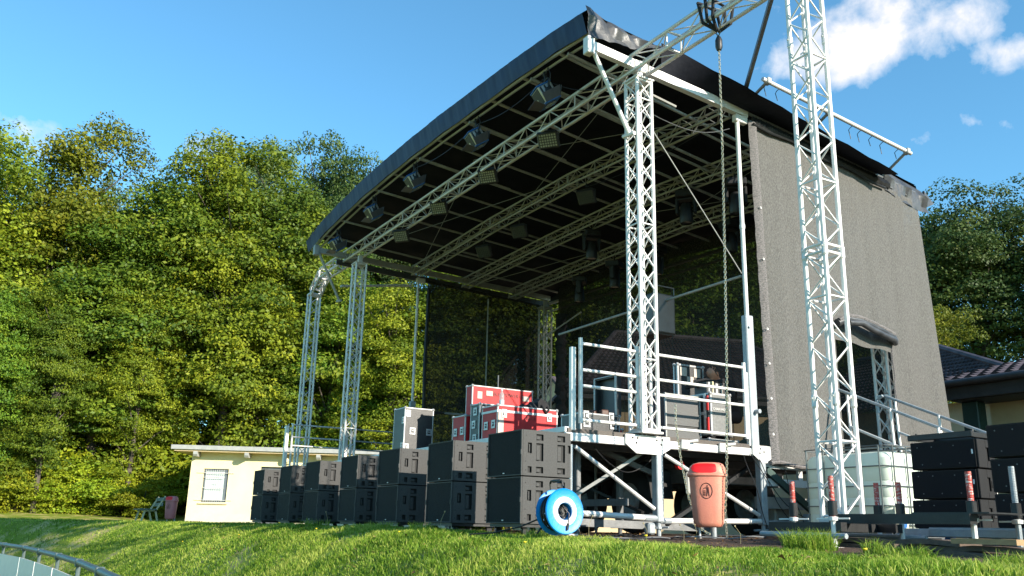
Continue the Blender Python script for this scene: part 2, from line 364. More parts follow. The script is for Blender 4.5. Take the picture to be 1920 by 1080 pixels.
# ---------------------------------------------------------------- stage
DZ = 1.25
XR, XL, YF, YB = -8.9, -20.3, 6.1, 13.3
stage = thing('mobile_stage', 'big mobile stage with arched black tarpaulin roof, truss towers and white deck frame', 'stage', (-14.6, 9.7, 0))
_fx = [-20.9, -20.6, -19.5, -17.5, -15.2, -13.5, -11.3, -9.8, -8.9, -8.3]; _fz = [6.66, 6.74, 6.89, 7.02, 7.05, 7.02, 6.94, 6.86, 6.77, 6.68]
def zt(x, y): return float(np.interp(x, _fx, _fz)) - (.055+.085*float(sm((x+20)/11)))*(y-6.5)
def zm(x, y):                                      # the membrane lies a little above the tubes
    q = .30+.05*math.sin(math.pi*min(1, max(0, (x+20.9)/12)))
    return zt(x, y)+q*(1-.55*(y-6.4)/7.)+.13*float(sm((x+12.5)/3))*float(sm((y-7.0)/2))
ox = lambda X0, X1, n: [X0+(X1-X0)*i/(n-1) for i in range(n)]
def build_stage():
    P = stage
    # ---- tarpaulin roof
    b = MB(); xs = ox(-20.75, -8.92, 48); ys = ox(6.42, 13.55, 26)
    b.sheet([[(x, y, zm(x, y)+.018*math.sin(x*6+y)*math.sin(y*4)) for y in ys] for x in xs], .02)
    b.build('roof_tarpaulin', TARP, P, smooth=True)
    b = MB(); b.sheet([[(x, 13.56, zm(x, 13.55)+.02), (x, 13.6+.02*math.sin(x*7), zm(x, 13.55)-.16), (x, 13.5, zt(x, 13.4)-.10)] for x in ox(-20.75, -8.92, 60)]); b.build('rear_skirt', TARP, P, smooth=True)
    # front skirt: hangs from the membrane edge to the eave tube, creased
    def skirt(xs, y0, side=0):
        rows = []
        for x in xs:
            w = .009*math.sin(x*3.5+math.sin(x*1.3)*2)+.005*math.sin(x*17+1)+.003*math.sin(x*41); top = zm(x, 6.42)+.015; bot = zt(x, 6.5)-.015
            rows.append([(x, 6.41, top), (x, 6.35+w*.5, top-.06), (x, 6.37+w*1.2, top*.66+bot*.34), (x, 6.40+w, top*.33+bot*.67), (x, 6.44+w*.4, bot+.006*math.sin(x*5))])
        return rows
    b = MB(); b.sheet(skirt(ox(-20.9, -8.95, 260), 6.4)); b.build('front_skirt', TARPB, P, smooth=True)
    # folded corner piece over the right front corner
    rows = []
    for i in range(22):
        t = i/21; y = 6.40+1.55*t; top = zm(-8.95, y)+.03+.06*math.exp(-((t)/.12)**2); bot = 6.62-.02*t+.33*t**1.5+.03*math.sin(t*9); w = .03*math.sin(t*22)+.02*math.sin(t*47)
        rows.append([(-8.93+w*.3, y, top), (-8.86+w, y, top*.66+bot*.34), (-8.88-w, y, top*.3+bot*.7), (-8.84+w*.6, y, min(bot, top-.02))])
    b = MB(); b.sheet(rows); b.build('corner_drape', TARPG, P, smooth=True)
    rows = []
    for i in range(22):
        t = i/21; y = 12.55+1.15*t; top = 6.17-.17*(y-12.55)+.02; bot = top-.46-.05*math.sin(t*3); w = .03*math.sin(t*15)+.015*math.sin(t*37)
        rows.append([(-8.93, y, top), (-8.80+w, y, top*.6+bot*.4), (-8.84-w, y, top*.25+bot*.75), (-8.82+w*.5, y, bot)])
    b = MB(); b.sheet(rows); b.prism([(13.70, 5.98), (13.95, 5.78), (13.70, 5.66)], -8.9, -8.86, 0); b.build('rear_corner_drape', TARPG, P, smooth=True)
    # ---- awning along the right side, and its edge tube
    rows = []
    for i in range(20):
        y = 7.75+(12.35-7.75)*i/19; k = min(1, (y-7.75)/1.2); zi = max(6.34-.108*(y-9.42), 0); zo = 7.0+(6.40-7.0)*k-.168*max(0, y-8.95)
        rows.append([(-8.93, y, zi+.04*(1-k)), (-8.93+.25*k+.02, y, (zi+zo)/2-.02), (-8.93+.49*k+.03, y, zo+.012*math.sin(y*8))])
    b = MB(); b.sheet(rows, .012); b.build('side_awning', TARP, P, smooth=True)
    b = MB(); p, q = Vector((-8.3, 9.17, 6.567)), Vector((-8.3, 12.58, 6.21)); b.tube(p, q, .033, 12)
    b.build('awning_tube', ALU, P)
    for t in (.03, .42, .97):
        c = p.lerp(q, t); b = MB(); b.tube((-8.95, c.y+.1, zt(-8.9, c.y)+.02), tuple(c), .024, 8); b.cbox((c.x-.05, c.y-.04, c.z-.05), (c.x+.05, c.y+.04, c.z+.05), .01); b.build('awning_arm', ALUD, P)
    for t in (.05, .12, .40, .47, .60, .66, .74, .82, .93):
        b = MB(); c = p.lerp(q, t); b.path([(c.x, c.y, c.z+.035), (c.x-.06, c.y-.05, c.z-.02), (c.x-.12, c.y-.02, c.z-.03), (c.x-.13, c.y+.03, c.z-.12-.1*random.random())], .006, 5); b.build('tie_strap', BLACKS, P)
    # ---- eave tubes and side beams
    b = MB(); xs = ox(-20.8, -8.95, 24)
    b.path([(x, 6.5, zt(x, 6.5)) for x in xs], .03, 8); b.build('front_eave_tube', ALUD, P, smooth=True)
    b = MB(); b.path([(x, 6.62, zt(x, 6.5)-.03) for x in xs], .022, 8); b.build('front_eave_tube', ALUD, P, smooth=True)
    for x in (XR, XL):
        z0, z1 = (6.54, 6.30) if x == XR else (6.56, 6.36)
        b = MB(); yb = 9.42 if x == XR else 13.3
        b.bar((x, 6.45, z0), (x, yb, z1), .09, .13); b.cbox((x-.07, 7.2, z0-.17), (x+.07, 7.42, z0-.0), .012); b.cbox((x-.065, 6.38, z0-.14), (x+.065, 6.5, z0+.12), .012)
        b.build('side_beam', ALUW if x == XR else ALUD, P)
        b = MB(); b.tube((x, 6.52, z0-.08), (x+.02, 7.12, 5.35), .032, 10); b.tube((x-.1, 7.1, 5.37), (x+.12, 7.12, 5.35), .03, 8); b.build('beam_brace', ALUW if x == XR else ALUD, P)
        # rear telescopic post
        b = MB(); zd = DZ; b.tube((x, 9.22, 3.05), (x, 9.22, z1-.05), .033, 12); b.tube((x, 9.22, 4.4), (x, 9.22, 4.46), .042, 12); b.cbox((x-.05, 9.16, z1-.18), (x+.05, 9.4, z1-.06), .01); b.build('rear_post', ALUW, P)
        b = MB(); b.cbox((x-.05, 9.15, 1.18), (x+.05, 9.30, 3.08), .012); b.tube((x+.055, 9.2, 2.9), (x+.075, 9.2, 2.9), .018, 8); b.tube((x+.05, 9.25, 1.7), (x+.13, 9.25, 1.7), .03, 8); b.build('post_socket', GALV, P)
    b = MB(); b.tube((XR+.05, 9.42, 6.30), (XR+.05, 13.4, 5.87), .025, 8); b.tube((XR+.05, 9.42, 6.18), (XR+.05, 13.4, 5.75), .018, 8); b.build('net_rail', STEEL, P)
    b = MB()
    for i in range(60):
        y = 9.5+3.1*i/59; z = 6.29-.108*(y-9.42)-.10; b.path([(XR+.06, y, z+.06), (XR+.11, y+.012, z-.02-.02*random.random()), (XR+.09, y+.03, z-.075)], .03+.012*random.random(), 5)
    b.build('gathered_curtain', BLACKS, P, smooth=True)
    b = MB(); b.tube((XL, YB, 6.22), (XR, YB, 5.90), .045, 8); b.tube((XL, YB, 5.99), (XR, YB, 5.68), .03, 8); b.build('rear_eave_tube', ALUD, P)
    b = MB(); b.prism([(7.0, 6.44), (YB, 6.28), (YB, 6.10), (7.0, 6.30)], XL-.09, XL-.055, 0)
    b.build('side_valance', TARPG, P)
    # ---- roof tubes (purlins) and trusses
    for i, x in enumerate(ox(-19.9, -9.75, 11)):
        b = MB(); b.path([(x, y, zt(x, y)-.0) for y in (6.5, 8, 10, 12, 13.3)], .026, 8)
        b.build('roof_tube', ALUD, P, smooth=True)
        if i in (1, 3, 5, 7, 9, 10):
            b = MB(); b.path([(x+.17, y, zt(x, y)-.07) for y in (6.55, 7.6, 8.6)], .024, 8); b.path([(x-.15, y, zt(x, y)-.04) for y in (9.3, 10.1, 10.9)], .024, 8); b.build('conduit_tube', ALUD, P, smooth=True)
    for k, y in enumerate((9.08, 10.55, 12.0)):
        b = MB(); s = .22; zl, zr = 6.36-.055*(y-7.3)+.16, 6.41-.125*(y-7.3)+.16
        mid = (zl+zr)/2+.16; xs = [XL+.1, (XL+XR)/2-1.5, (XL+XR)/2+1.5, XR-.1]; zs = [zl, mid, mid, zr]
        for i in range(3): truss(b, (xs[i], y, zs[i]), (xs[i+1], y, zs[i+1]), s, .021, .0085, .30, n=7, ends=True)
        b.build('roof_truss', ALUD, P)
    b = MB()
    for (p, q) in (((-9.3, 7.4, 6.5), (-14.3, 9.0, 6.72)), ((-14.3, 9.0, 6.72), (-19.8, 7.4, 6.6)), ((-9.4, 9.0, 6.3), (-14.0, 7.4, 6.9)), ((-14, 7.4, 6.9), (-19.6, 9.0, 6.5)), ((-9.4, 10.6, 6.1), (-14.3, 12, 6.3)), ((-14.3, 12, 6.3), (-19.6, 10.6, 6.2)), ((-9.4, 12, 5.9), (-14.3, 10.6, 6.4))):
        b.tube(p, q, .006, 5)
    b.tube((XR, 7.5, 5.6), (XR+.01, 9.15, 3.7), .008, 6)
    b.build('guy_wire', ALUD, P)
    # ---- towers
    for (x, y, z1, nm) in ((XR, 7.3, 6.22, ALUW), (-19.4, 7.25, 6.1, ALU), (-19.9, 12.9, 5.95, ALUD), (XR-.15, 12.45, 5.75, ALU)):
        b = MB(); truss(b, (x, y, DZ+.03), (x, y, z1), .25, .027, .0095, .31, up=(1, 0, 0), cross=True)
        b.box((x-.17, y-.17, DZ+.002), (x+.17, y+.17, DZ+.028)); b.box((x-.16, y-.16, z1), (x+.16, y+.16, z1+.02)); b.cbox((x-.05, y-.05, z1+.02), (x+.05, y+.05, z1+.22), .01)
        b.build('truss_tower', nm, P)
    # pipes hung inside
    b = MB(); b.tube((-8.95, 9.2, 3.68), (-13.7, 9.2, 3.64), .022, 8); b.build('hanging_pipe', ALUD, P)
    b = MB(); b.tube((-19.3, 12.4, 4.9), (-18.2, 12.9, 5.5), .02, 8); b.build('corner_brace', ALUD, P)
    b = MB(); b.tube((-20.2, 7.1, 5.72), (-20.25, 9.0, 6.05), .03, 8); b.build('corner_brace', ALU, P)
    # ---- deck
    b = MB(); b.box((XL+.05, YF+.04, DZ-.045), (XR-.02, YB, DZ)); b.build('deck_boards', PLY, P)
    b = MB(); b.cbox((XL, YF-.03, DZ-.055), (XR, YF+.035, DZ+.012), .006); b.build('front_edge_rail', ALUW, P)
    b = MB(); b.cbox((XL, YF-.0, DZ-.20), (XR, YF+.05, DZ-.105), .006); b.build('front_edge_beam', ALU, P)
    b = MB(); b.box((XL+.02, YF+.01, DZ-.105), (XR, YF+.03, DZ-.055)); b.build('edge_slot', BLACKS, P)
    b = MB(); b.cbox((XR-.03, YF-.03, DZ-.16), (XR+.035, 9.5, DZ-.06), .006)
    for (ya, yb) in ((7.0, 7.62), (9.2, 9.48)):
        b.prism([(ya-.05, DZ-.02), (yb+.05, DZ-.02), (yb+.05, DZ-.17), (yb-.1, DZ-.25), (ya+.12, DZ-.25), (ya-.05, DZ-.14)], XR+.036, XR+.06, 0)
    b.build('side_edge_beam', ALUW, P)
    b = MB(); b.box((XR-.02, YF, DZ-.06), (XR+.02, 9.48, DZ-.005)); b.build('deck_edge_boards', PLY, P)
    for (y, z) in ((7.06, .06), (7.12, .12), (7.14, .06), (7.45, .07), (7.52, .12), (7.54, .06), (9.3, .06), (9.36, .1), (9.28, .12)):
        b = MB(); b.tube((XR+.055, y, DZ-z), (XR+.0625, y, DZ-z), .016, 8); b.build('bolt_hole', BLACKS, P)
    for y in (7.95, 8.62):
        b = MB(); b.cbox((XR+.036, y-.09, DZ-.15), (XR+.075, y+.05, DZ-.03), .008); b.tube((XR+.06, y+.03, DZ-.05), (XR+.1, y+.16, DZ-.03), .02, 8); b.build('edge_latch', ALU, P)
    # deck underside: cross beams and chassis
    for i, x in enumerate(ox(-19.6, -9.6, 9)):
        b = MB(); b.box((x-.03, YF+.06, DZ-.17), (x+.03, YB-.05, DZ-.05)); b.build('deck_joist', STEEL, P)
    for y in (8.6, 10.2):
        b = MB(); b.box((-19.2, y-.05, .72), (-9.35, y+.05, .92)); b.build('chassis_beam', STEEL, P)
    for i, x in enumerate(ox(-18.8, -9.7, 6)):
        b = MB(); b.box((x-.04, 8.65, .74), (x+.04, 10.15, .86)); b.bar((x, 8.2, .8), (x, 7.0, DZ-.1), .05, .07); b.build('chassis_crossmember', STEEL, P)
    for (x, y) in ((-10.35, 8.3), (-11.6, 8.3), (-10.35, 10.6), (-11.6, 10.6)):
        b = MB(); b.lathe([(.24, -.12), (.40, -.13), (.46, -.09), (.475, 0), (.46, .09), (.40, .13), (.24, .12)], (x, y, .49), 'Y', 28); t = b.build('tyre', RUB, P, smooth=True)
        b = MB(); b.lathe([(0, -.05), (.1, -.07), (.14, -.03), (.22, -.06), (.245, -.11)], (x, y, .49), 'Y', 24); b.build('rim', GALV, t, smooth=True)
    b = MB(); b.prism([(-10.95, .52), (-10.88, .90), (-10.6, 1.02), (-10.1, 1.02), (-9.82, .88), (-9.75, .50), (-9.79, .50), (-9.86, .85), (-10.13, .97), (-10.57, .97), (-10.83, .86), (-10.90, .52)], 8.1, 8.5, 1); b.build('mudguard', RUB, P)
    b = MB(); b.cbox((-9.35, 8.35, .55), (-9.3, 8.65, .85), .02); b.build('bumper_plate', ALUD, P)
    b = MB(); b.tube((-9.3, 8.2, .93), (-9.24, 8.2, .93), .06, 14); b.build('tail_lamp', REDP, P)
    # legs
    def round_leg(x, y, m=ALU):
        b = MB(); b.tube((x, y, .06), (x, y, DZ-.2), .026, 10); b.tube((x, y, .0), (x, y, .06), .02, 8); b.cbox((x-.07, y-.07, -.02), (x+.07, y+.07, .01), .01); b.tube((x, y, .19), (x, y, .27), .034, 10); b.build('leg', m, P)
    round_leg(XR, 6.16)
    def square_leg(x, y, m=GALV, foot=.07, top=DZ-.2, w=.055):
        b = MB(); b.cbox((x-w, y-w, .17), (x+w, y+w, top), .01); b.tube((x, y, -.02), (x, y, .2), .03, 10); b.tube((x-.13, y-.05, .1), (x+.13, y+.05, .11), .014, 6); b.tube((x-.03, y-.14, .1), (x+.02, y+.14, .11), .014, 6)
        b.lathe([(0, .03), (.055, .03), (.055, .055), (0, .055)], (x, y, .06), 'Z', 10); b.box((x-.09, y-.09, -.03), (x+.09, y+.09, -.01)); b.build('leg', m, P)
    square_leg(XR, 7.5); square_leg(XR, 9.34, top=1.1); square_leg(-9.6, 6.75, STEEL, w=.035)
    for x in (-10.9, -12.4, -14, -15.6, -17.2, -18.8, -20.2): round_leg(x, 6.3, ALUD); round_leg(x, 8.0, STEEL)
    square_leg(-10.2, 7.9, STEEL, w=.04); square_leg(XR-.1, 12.9, GALV, top=1.1); square_leg(-9.8, 11.4, STEEL)
    def brace(p, q, r=.026, m=ALU, nm='diagonal_brace'):
        b = MB(); b.tube(p, q, r, 10); b.build(nm, m, P)
    brace((XR, 6.22, DZ-.22), (XR+.02, 7.42, .33)); brace((XR+.02, 7.6, DZ-.24), (XR+.02, 9.25, .30))
    b = MB(); b.bar((-9.05, 7.38, DZ-.22), (-9.6, 6.3, .26), .07, .04); b.build('diagonal_brace', ALUD, P)
    b = MB(); b.bar((-9.6, 6.7, DZ-.2), (-10.9, 6.5, .26), .06, .04); b.build('diagonal_brace', STEEL, P)
    b = MB(); b.bar((-9.6, 7.9, DZ-.2), (-12.2, 7.9, .26), .05, .04); b.bar((-12.2, 7.9, DZ-.2), (-9.7, 7.9, .3), .05, .04); b.build('diagonal_brace', BLACKS, P)
    b = MB(); b.bar((-9.2, 9.4, .95), (-9.1, 7.8, .15), .06, .05); b.build('diagonal_brace', BLACKS, P)
    b = MB(); b.tube((XR+.01, 6.2, .25), (XR+.01, 7.28, .22), .037, 10); b.build('ledger', ALUW, P)
    b = MB(); b.tube((XR+.01, 7.26, .22), (XR+.01, 7.45, .215), .042, 10); b.cbox((XR-.05, 7.3, .02), (XR+.05, 7.42, .16), .02); b.build('ledger_coupler', GALV, P)
    b = MB(); b.tube((XR+.01, 7.66, .19), (XR+.01, 9.28, .22), .035, 10); b.build('ledger', ALUW, P)
    b = MB(); b.tube((XR+.01, 7.5, .19), (XR+.01, 7.68, .19), .042, 10); b.build('ledger_coupler', GALV, P)
    b = MB(); b.bar((-9.9, 6.3, .16), (-9.6, 9.0, .12), .05, .10); b.bar((-12, 7.4, .42), (-9.4, 7.4, .42), .05, .09); b.build('ledger', STEEL, P)
    # white drawbar frame to the right of the stage, under the scrim
    b = MB(); b.box((XR-.06, 9.45, .94), (XR+.0, 13.2, 1.04)); b.box((XR-.06, 9.45, .70), (XR+.0, 13.2, .80)); b.box((XR-.05, 10.1, .80), (XR-.01, 10.18, .94)); b.box((XR-.05, 11.2, .80), (XR-.01, 11.28, .94)); b.build('rear_frame_rail', ALUW, P)
    b = MB(); b.box((XR-.25, 9.45, .40), (XR-.15, 13.2, .56)); b.build('rear_frame_rail', ALUD, P)
    b = MB(); b.bar((XR+.02, 9.42, .92), (XR+.05, 10.5, .24), .06, .09); b.build('diagonal_brace', GREENP, P)
    b = MB(); b.box((XR, 9.4, .13), (XR+.06, 12.4, .24)); b.cbox((XR+.0, 10.1, .0), (XR+.12, 10.5, .34), .02); b.build('rear_ledger', GALV, P)
    b = MB(); b.cbox((XR-.5, 9.9, .22), (XR-.3, 10.2, .5), .02); b.box((XR-.52, 9.85, .5), (XR-.28, 10.25, .54)); b.build('frame_box', ALUD, P)
    # ---- guard rails
    def guard(y0, y1, x=XR, side=1):
        b = MB()
        for y in (y0, y1): b.tube((x+.045*side, y, DZ+.06), (x+.045*side, y, DZ+1.12), .027, 10)
        for z in (1.05, .72, .52, .10): b.tube((x+.045*side, y0, DZ+z), (x+.045*side, y1, DZ+z), .021, 8)
        b.build('guard_rail', ALUW, P)
        for y in (y0-.09, y1+.10):
            b = MB(); b.cbox((x-.03, y-.035, DZ-.03), (x+.03, y+.035, DZ+1.0), .008); b.build('rail_post', ALUW, P)
    guard(6.27, 7.17); guard(7.38, 9.06)
    b = MB()
    for y in (6.25, 7.45): b.tube((-20.35, y, DZ), (-20.35, y, DZ+1.05), .025, 8)
    for z in (1.03, .75, .55, .08): b.tube((-20.35, 6.25, DZ+z), (-20.35, 7.45, DZ+z), .018, 8)
    b.cbox((-20.4, 6.08, DZ-.05), (-20.3, 6.16, DZ+1.0), .01); b.cbox((-20.4, 7.5, DZ-.05), (-20.3, 7.6, DZ+1.0), .01); b.build('guard_rail', ALU, P)
    b = MB()
    for z in (1.03, .75, .55): b.tube((-20.35, 7.7, DZ+z), (-20.35, 9.15, DZ+z), .018, 8)
    b.tube((-20.3, 9.3, DZ+1.6), (-20.0, 12.6, DZ+1.6), .03, 8)
    b.build('guard_rail', ALUD, P)
build_stage()

def scrims():
    # right side scrim, facing the sun, with a doorway
    YA, YD0, YD1 = 9.44, 11.0, 12.28
    ztop = lambda y: 6.16-.118*(y-9.42)
    def col(y, t, flare=True):
        z = ztop(y)+( .99+.02*math.sin(y*9)-ztop(y))*t
        x = XR+.07+.008*math.sin(y*5+t*3)+.035*t*math.sin(y*3.1+.8)*math.sin(t*2.2)+.014*t*math.sin(y*11)+.003*math.sin(y*21)+.03*t*t*math.sin(y*2.5)*.6
        yy = y+(.36*t*max(0, (y-12.3))/1.1 + .10*t*max(0, 1-(y-YA)/.5) if flare else 0)
        return (x, yy, z)
    ys1 = ox(YA, YD0, 34); ys2 = ox(YD0, YD1, 26); ys3 = ox(YD1, 13.42, 26); n = 30
    b = MB()
    b.sheet([[col(y, t/(n-1)) for t in range(n)] for y in ys1])
    b.sheet([[col(y, .605*t/(n-1)) for t in range(n)] for y in ys2])
    b.sheet([[col(y, t/(n-1)) for t in range(n)] for y in ys3])
    root = thing('side_scrim', 'tall grey mesh curtain covering the right side of the stage, with a doorway in it', 'mesh curtain', (XR, 11, 0))
    b.build('mesh_cloth', NET, root, smooth=True)
    b = MB(); rows = []
    for i in range(60):
        t = i/59; y0 = YA-.035+.10*t; z = ztop(YA)+(1.05-ztop(YA))*t
        rows.append([(XR+.06+.006*math.sin(i*1.7), y0-.015, z), (XR+.112+.004*math.sin(i*2.9), y0+.05, z), (XR+.118, y0+.10+.004*math.sin(i*2.3), z)])
    b.sheet(rows); b.build('border', NETBORD, root, smooth=True)
    for z in (4.75, 3.95, 2.9, 2.4, 1.9, 1.4): b = MB(); b.lathe([(.008, 0), (.016, .003), (.019, 0), (.016, -.003)], (XR+.13, YA+.05, z), 'X', 12); b.build('eyelet', ALU, root)
    b = MB(); b.path([(XR+.12, y, ztop(y)-.05+.02*math.sin(y*5)) for y in ox(YA, 12.5, 22)], .02, 6); b.build('hem', BLACKS, root, smooth=True)
    b = MB(); pts = ox(YA, 12.2, 30)
    b.path([(XR+.1+.02*math.sin(y*9), y, 1.0+.025*math.sin(y*8)) for y in pts], .03, 7); b.build('rolled_hem', NETBORD, root, smooth=True)
    b = MB(); b.path([(XR+.09, YD1+.03+.012*math.sin(i), 3.14-.075*i) for i in range(28)], .018, 5); b.build('doorway_border', NETBORD, root, smooth=True)
    # the rolled up door flap
    r2 = thing('rolled_door_flap', 'bundle of dark mesh rolled up and strapped over the side doorway of the curtain', 'rolled curtain', (XR, 11.6, 3.2))
    b = MB(); pts = [(XR+.17, 10.95, 3.18), (XR+.2, 11.15, 3.27), (XR+.22, 11.4, 3.27), (XR+.22, 11.7, 3.22), (XR+.2, 12.0, 3.17), (XR+.17, 12.25, 3.12), (XR+.12, 12.36, 3.08)]
    b.path(pts, .062, 12); b.path([(x+.03, y+.03*math.sin(y*9), z-.06-.02*math.sin(y*7)) for x, y, z in pts[1:]], .05, 10); b.build('rolled_mesh', TARPG, r2, smooth=True)
    b = MB(); b.path([(x+.035, y, z+.04) for x, y, z in pts[:-1]], .035, 9); b.build('webbing_edge', NETBORD, r2, smooth=True)
    # rear scrim and left scrim: thin dark mesh one can see through
    b = MB(); rows = []
    for x in ox(-19.75, -9.0, 70):
        zt_ = zt(x, YB)+.12; rows.append([(x, YB-.06+.015*math.sin(x*4+t), zt_+(DZ-.1-zt_)*t/12) for t in range(13)])
    b.sheet(rows); o = b.build('rear_scrim', NETD, smooth=True); tag(o, 'thin dark mesh curtain closing the back of the stage, roofs behind showing through', 'mesh curtain')
    b = MB()
    for x in ox(-18.6, -9.7, 6): b.path([(x, YB-.1, 5.6), (x+.01, YB-.1, 3.5), (x, YB-.1, DZ)], .008, 5)
    b.build('seam', BLACKS, o, world=False)
    b = MB(); b.sheet([[(-20.2+.18*0-.02*math.sin(y*5), y, 6.26-.04*(y-9)-(4.9)*t/12) for t in range(13)] for y in ox(9.45, 12.95, 30)])
    o = b.build('left_scrim', NETD, smooth=True); tag(o, 'thin dark mesh curtain on the far left side of the stage, trees showing through', 'mesh curtain')
    b = MB(); b.path([(-20.15, 9.46, 6.0), (-20.15, 9.44, 4), (-20.15, 9.48, 2.5), (-20.15, 9.42, 1.4)], .05, 6); b.build('border', BLACKS, o, world=False)
    b = MB(); b.tube((-20.1, 11.2, 1.3), (-20.1, 11.2, 6.0), .02, 6); b.build('stiffening_tube', ALUD, o, world=False)
    # bunched black cloth in the far rear corner
    b = MB(); rows = []
    for i in range(40):
        z = 5.55-4.2*i/39; rows.append([(-18.9+.15*math.cos(k)+.05*math.sin(i*1.9+k*2), 12.75+.13*math.sin(k)+.04*math.sin(i*2.7+k), z) for k in [j*2*math.pi/9 for j in range(10)]])
    b.sheet(rows); o = b.build('bunched_curtain', CLOTHD, smooth=True); tag(o, 'black curtain bunched up in the far back corner of the stage', 'curtain')
scrims()

# ---------------------------------------------------------------- the tall front goalpost of truss
def gantry():
    g = thing('truss_goalpost', 'silver box truss goalpost spanning the front of the stage on two tall towers', 'truss gantry', (-14, 7.3, 0))
    b = MB(); truss(b, (-5.93, 7.3, .215), (-5.93, 7.3, 2.9), .26, .026, .0095, .245, up=(1, .0, 0)); 
    b.cbox((-6.09, 7.14, .17), (-5.77, 7.46, .213), .01); b.build('tower_section', ALUW, g)
    b = MB(); truss(b, (-5.93, 7.3, 2.94), (-5.93, 7.3, 8.6), .26, .026, .0095, .245, up=(1, 0, 0)); b.build('tower_section', ALUW, g)
    for z in (2.9, 1.35, 5.4):
        for (i, j) in ((-1, -1), (1, -1), (1, 1), (-1, 1)): b = MB(); b.lathe([(.028, -.07), (.034, -.05), (.031, 0), (.034, .05), (.028, .07)], (-5.93+.13*i, 7.3+.13*j, z), 'Z', 10); b.tube((-5.93+.13*i, 7.3+.13*j-.045, z+.03), (-5.93+.13*i, 7.3+.13*j+.045, z+.03), .009, 6); b.build('coupler', ALU, g)
    b = MB(); b.tube((-5.76, 7.5, 6.6), (-5.76, 7.5, 7.6), .02, 8); b.build('top_pole', STEEL, g)
    b = MB(); truss(b, (-22.85, 7.3, 0.1), (-22.85, 7.3, 6.1), .26, .027, .010, .32, up=(1, 0, 0)); b.build('tower_section', ALU, g)
    b = MB(); truss(b, (-22.80, 7.3, 6.13), (-22.2, 7.3, 6.50), .26, .027, .010, .15); b.box((-23.0, 7.14, 6.09), (-22.7, 7.46, 6.12)); b.build('corner_section', ALU, g)
    b = MB(); truss(b, (-22.2, 7.3, 6.53), (-5.6, 7.3, 6.47), .25, .026, .0095, .36); b.build('top_truss', ALU, g)
    b = MB(); b.bar((-6.0, 7.45, 7.4), (-8.75, 9.2, 6.42), .05, .07); b.build('stay_bar', STEEL, g)
    # outrigger base
    b = MB(); b.box((-5.86, 7.02, .165), (-4.45, 7.12, .25)); b.box((-5.0, 7.05, .25), (-4.3, 7.7, .262)); b.build('outrigger_beam', BLACKS, g)
    b = MB(); b.box((-6.35, 6.74, .09), (-5.5, 6.82, .17)); b.box((-6.2, 7.5, .09), (-5.5, 7.6, .17)); b.box((-6.12, 6.85, .09), (-6.02, 7.5, .165)); b.box((-5.8, 6.85, .09), (-5.7, 7.5, .165)); b.build('base_frame', BLACKS, g)
    b = MB(); b.tube((-6.4, 6.68, .06), (-5.4, 6.68, .05), .025, 8); b.build('base_tube', GALV, g); b = MB(); b.tube((-6.3, 7.66, .06), (-5.3, 7.66, .05), .025, 8); b.build('base_tube', GALV, g)
    for (x, y, zt_, m) in ((-6.25, 6.98, .56, REDW), (-5.58, 6.74, .58, REDW), (-5.98, 7.9, .58, REDW), (-5.52, 7.62, .56, REDW), (-4.55, 7.22, .60, REDW), (-4.5, 7.78, .67, GALV)):
        zg = float(gz(x, y))
        b = MB(); b.tube((x, y, .22), (x, y, zt_), .024, 12)
        for k in range(int((zt_-.3)/.014)): b.lathe([(.024, 0), (.027, .0035), (.024, .007)], (x, y, .30+k*.014), 'Z', 12)
        j = b.build('screw_jack', m, g)
        b = MB(); b.tube((x, y, zg+.0), (x, y, .2), .024, 10); b.box((x-.09, y-.09, zg), (x+.09, y+.09, zg+.012)); b.build('jack_foot', ALUW if m is REDW else GALV, j)
        b = MB(); b.lathe([(.03, -.02), (.045, -.015), (.045, .015), (.03, .02)], (x, y, .2), 'Z', 12); b.bar((x-.13, y-.06, .2), (x+.13, y+.06, .205), .03, .014); b.build('wing_nut', ALUW, j)
        b = MB(); b.cbox((x-.033, y-.033, .225), (x+.033, y+.033, .36), .008); b.build('jack_sleeve', BLACKS, j)
gantry()
def chain(name, pts, r, label, lw=.021):
    b = MB(); P = [Vector(p) for p in pts]; d = [0]
    for i in range(1, len(P)): d.append(d[-1]+(P[i]-P[i-1]).length)
    n = int(d[-1]/(lw*1.55)); k = 0
    for i in range(n):
        t = d[-1]*i/n
        while k < len(d)-2 and d[k+1] < t: k += 1
        u = (t-d[k])/(d[k+1]-d[k]); c = P[k].lerp(P[k+1], u); dr = (P[k+1]-P[k]).normalized()
        q = dr.to_track_quat('Z', 'Y').to_matrix().to_4x4(); b.T = Matrix.Translation(c) @ q @ Matrix.Rotation(R(90*(i % 2)+35), 4, 'Z')
        b.path([(0, 0, -lw), (lw*.55, 0, -lw*.55), (lw*.55, 0, lw*.55), (0, 0, lw), (-lw*.55, 0, lw*.55), (-lw*.55, 0, -lw*.55), (0, 0, -lw)], r, 4)
    b.T = Matrix(); o = b.build(name, ROPE); return tag(o, label, 'chain')
ch = chain('hoist_chain', [(-7.29, 7.3, 5.97), (-7.30, 7.29, 4.6), (-7.33, 7.28, 3.2), (-7.37, 7.27, 1.8), (-7.42, 7.26, .8), (-7.47, 7.25, .25), (-7.5, 7.3, -.02), (-7.42, 7.45, -.03)], .0052, 'long pale hoist chain hanging from the sling on the front truss')
b = MB(); b.lathe([(0, .1), (.025, .09), (.045, .04), (.045, -.06), (.03, -.1), (0, -.1)], (-7.29, 7.3, 6.05), 'Z', 14); hk = b.build('chain_hook_block', BLACKS, smooth=True); tag(hk, 'small black hook block at the top of the long hoist chain', 'hoist hook')
b = MB(); b.path([(-7.29, 7.3, 6.15), (-7.25, 7.3, 6.2), (-7.29, 7.3, 6.25), (-7.33, 7.3, 6.21), (-7.30, 7.3, 6.16)], .009, 6); b.build('hook', STEEL, hk, world=False)
b = MB()
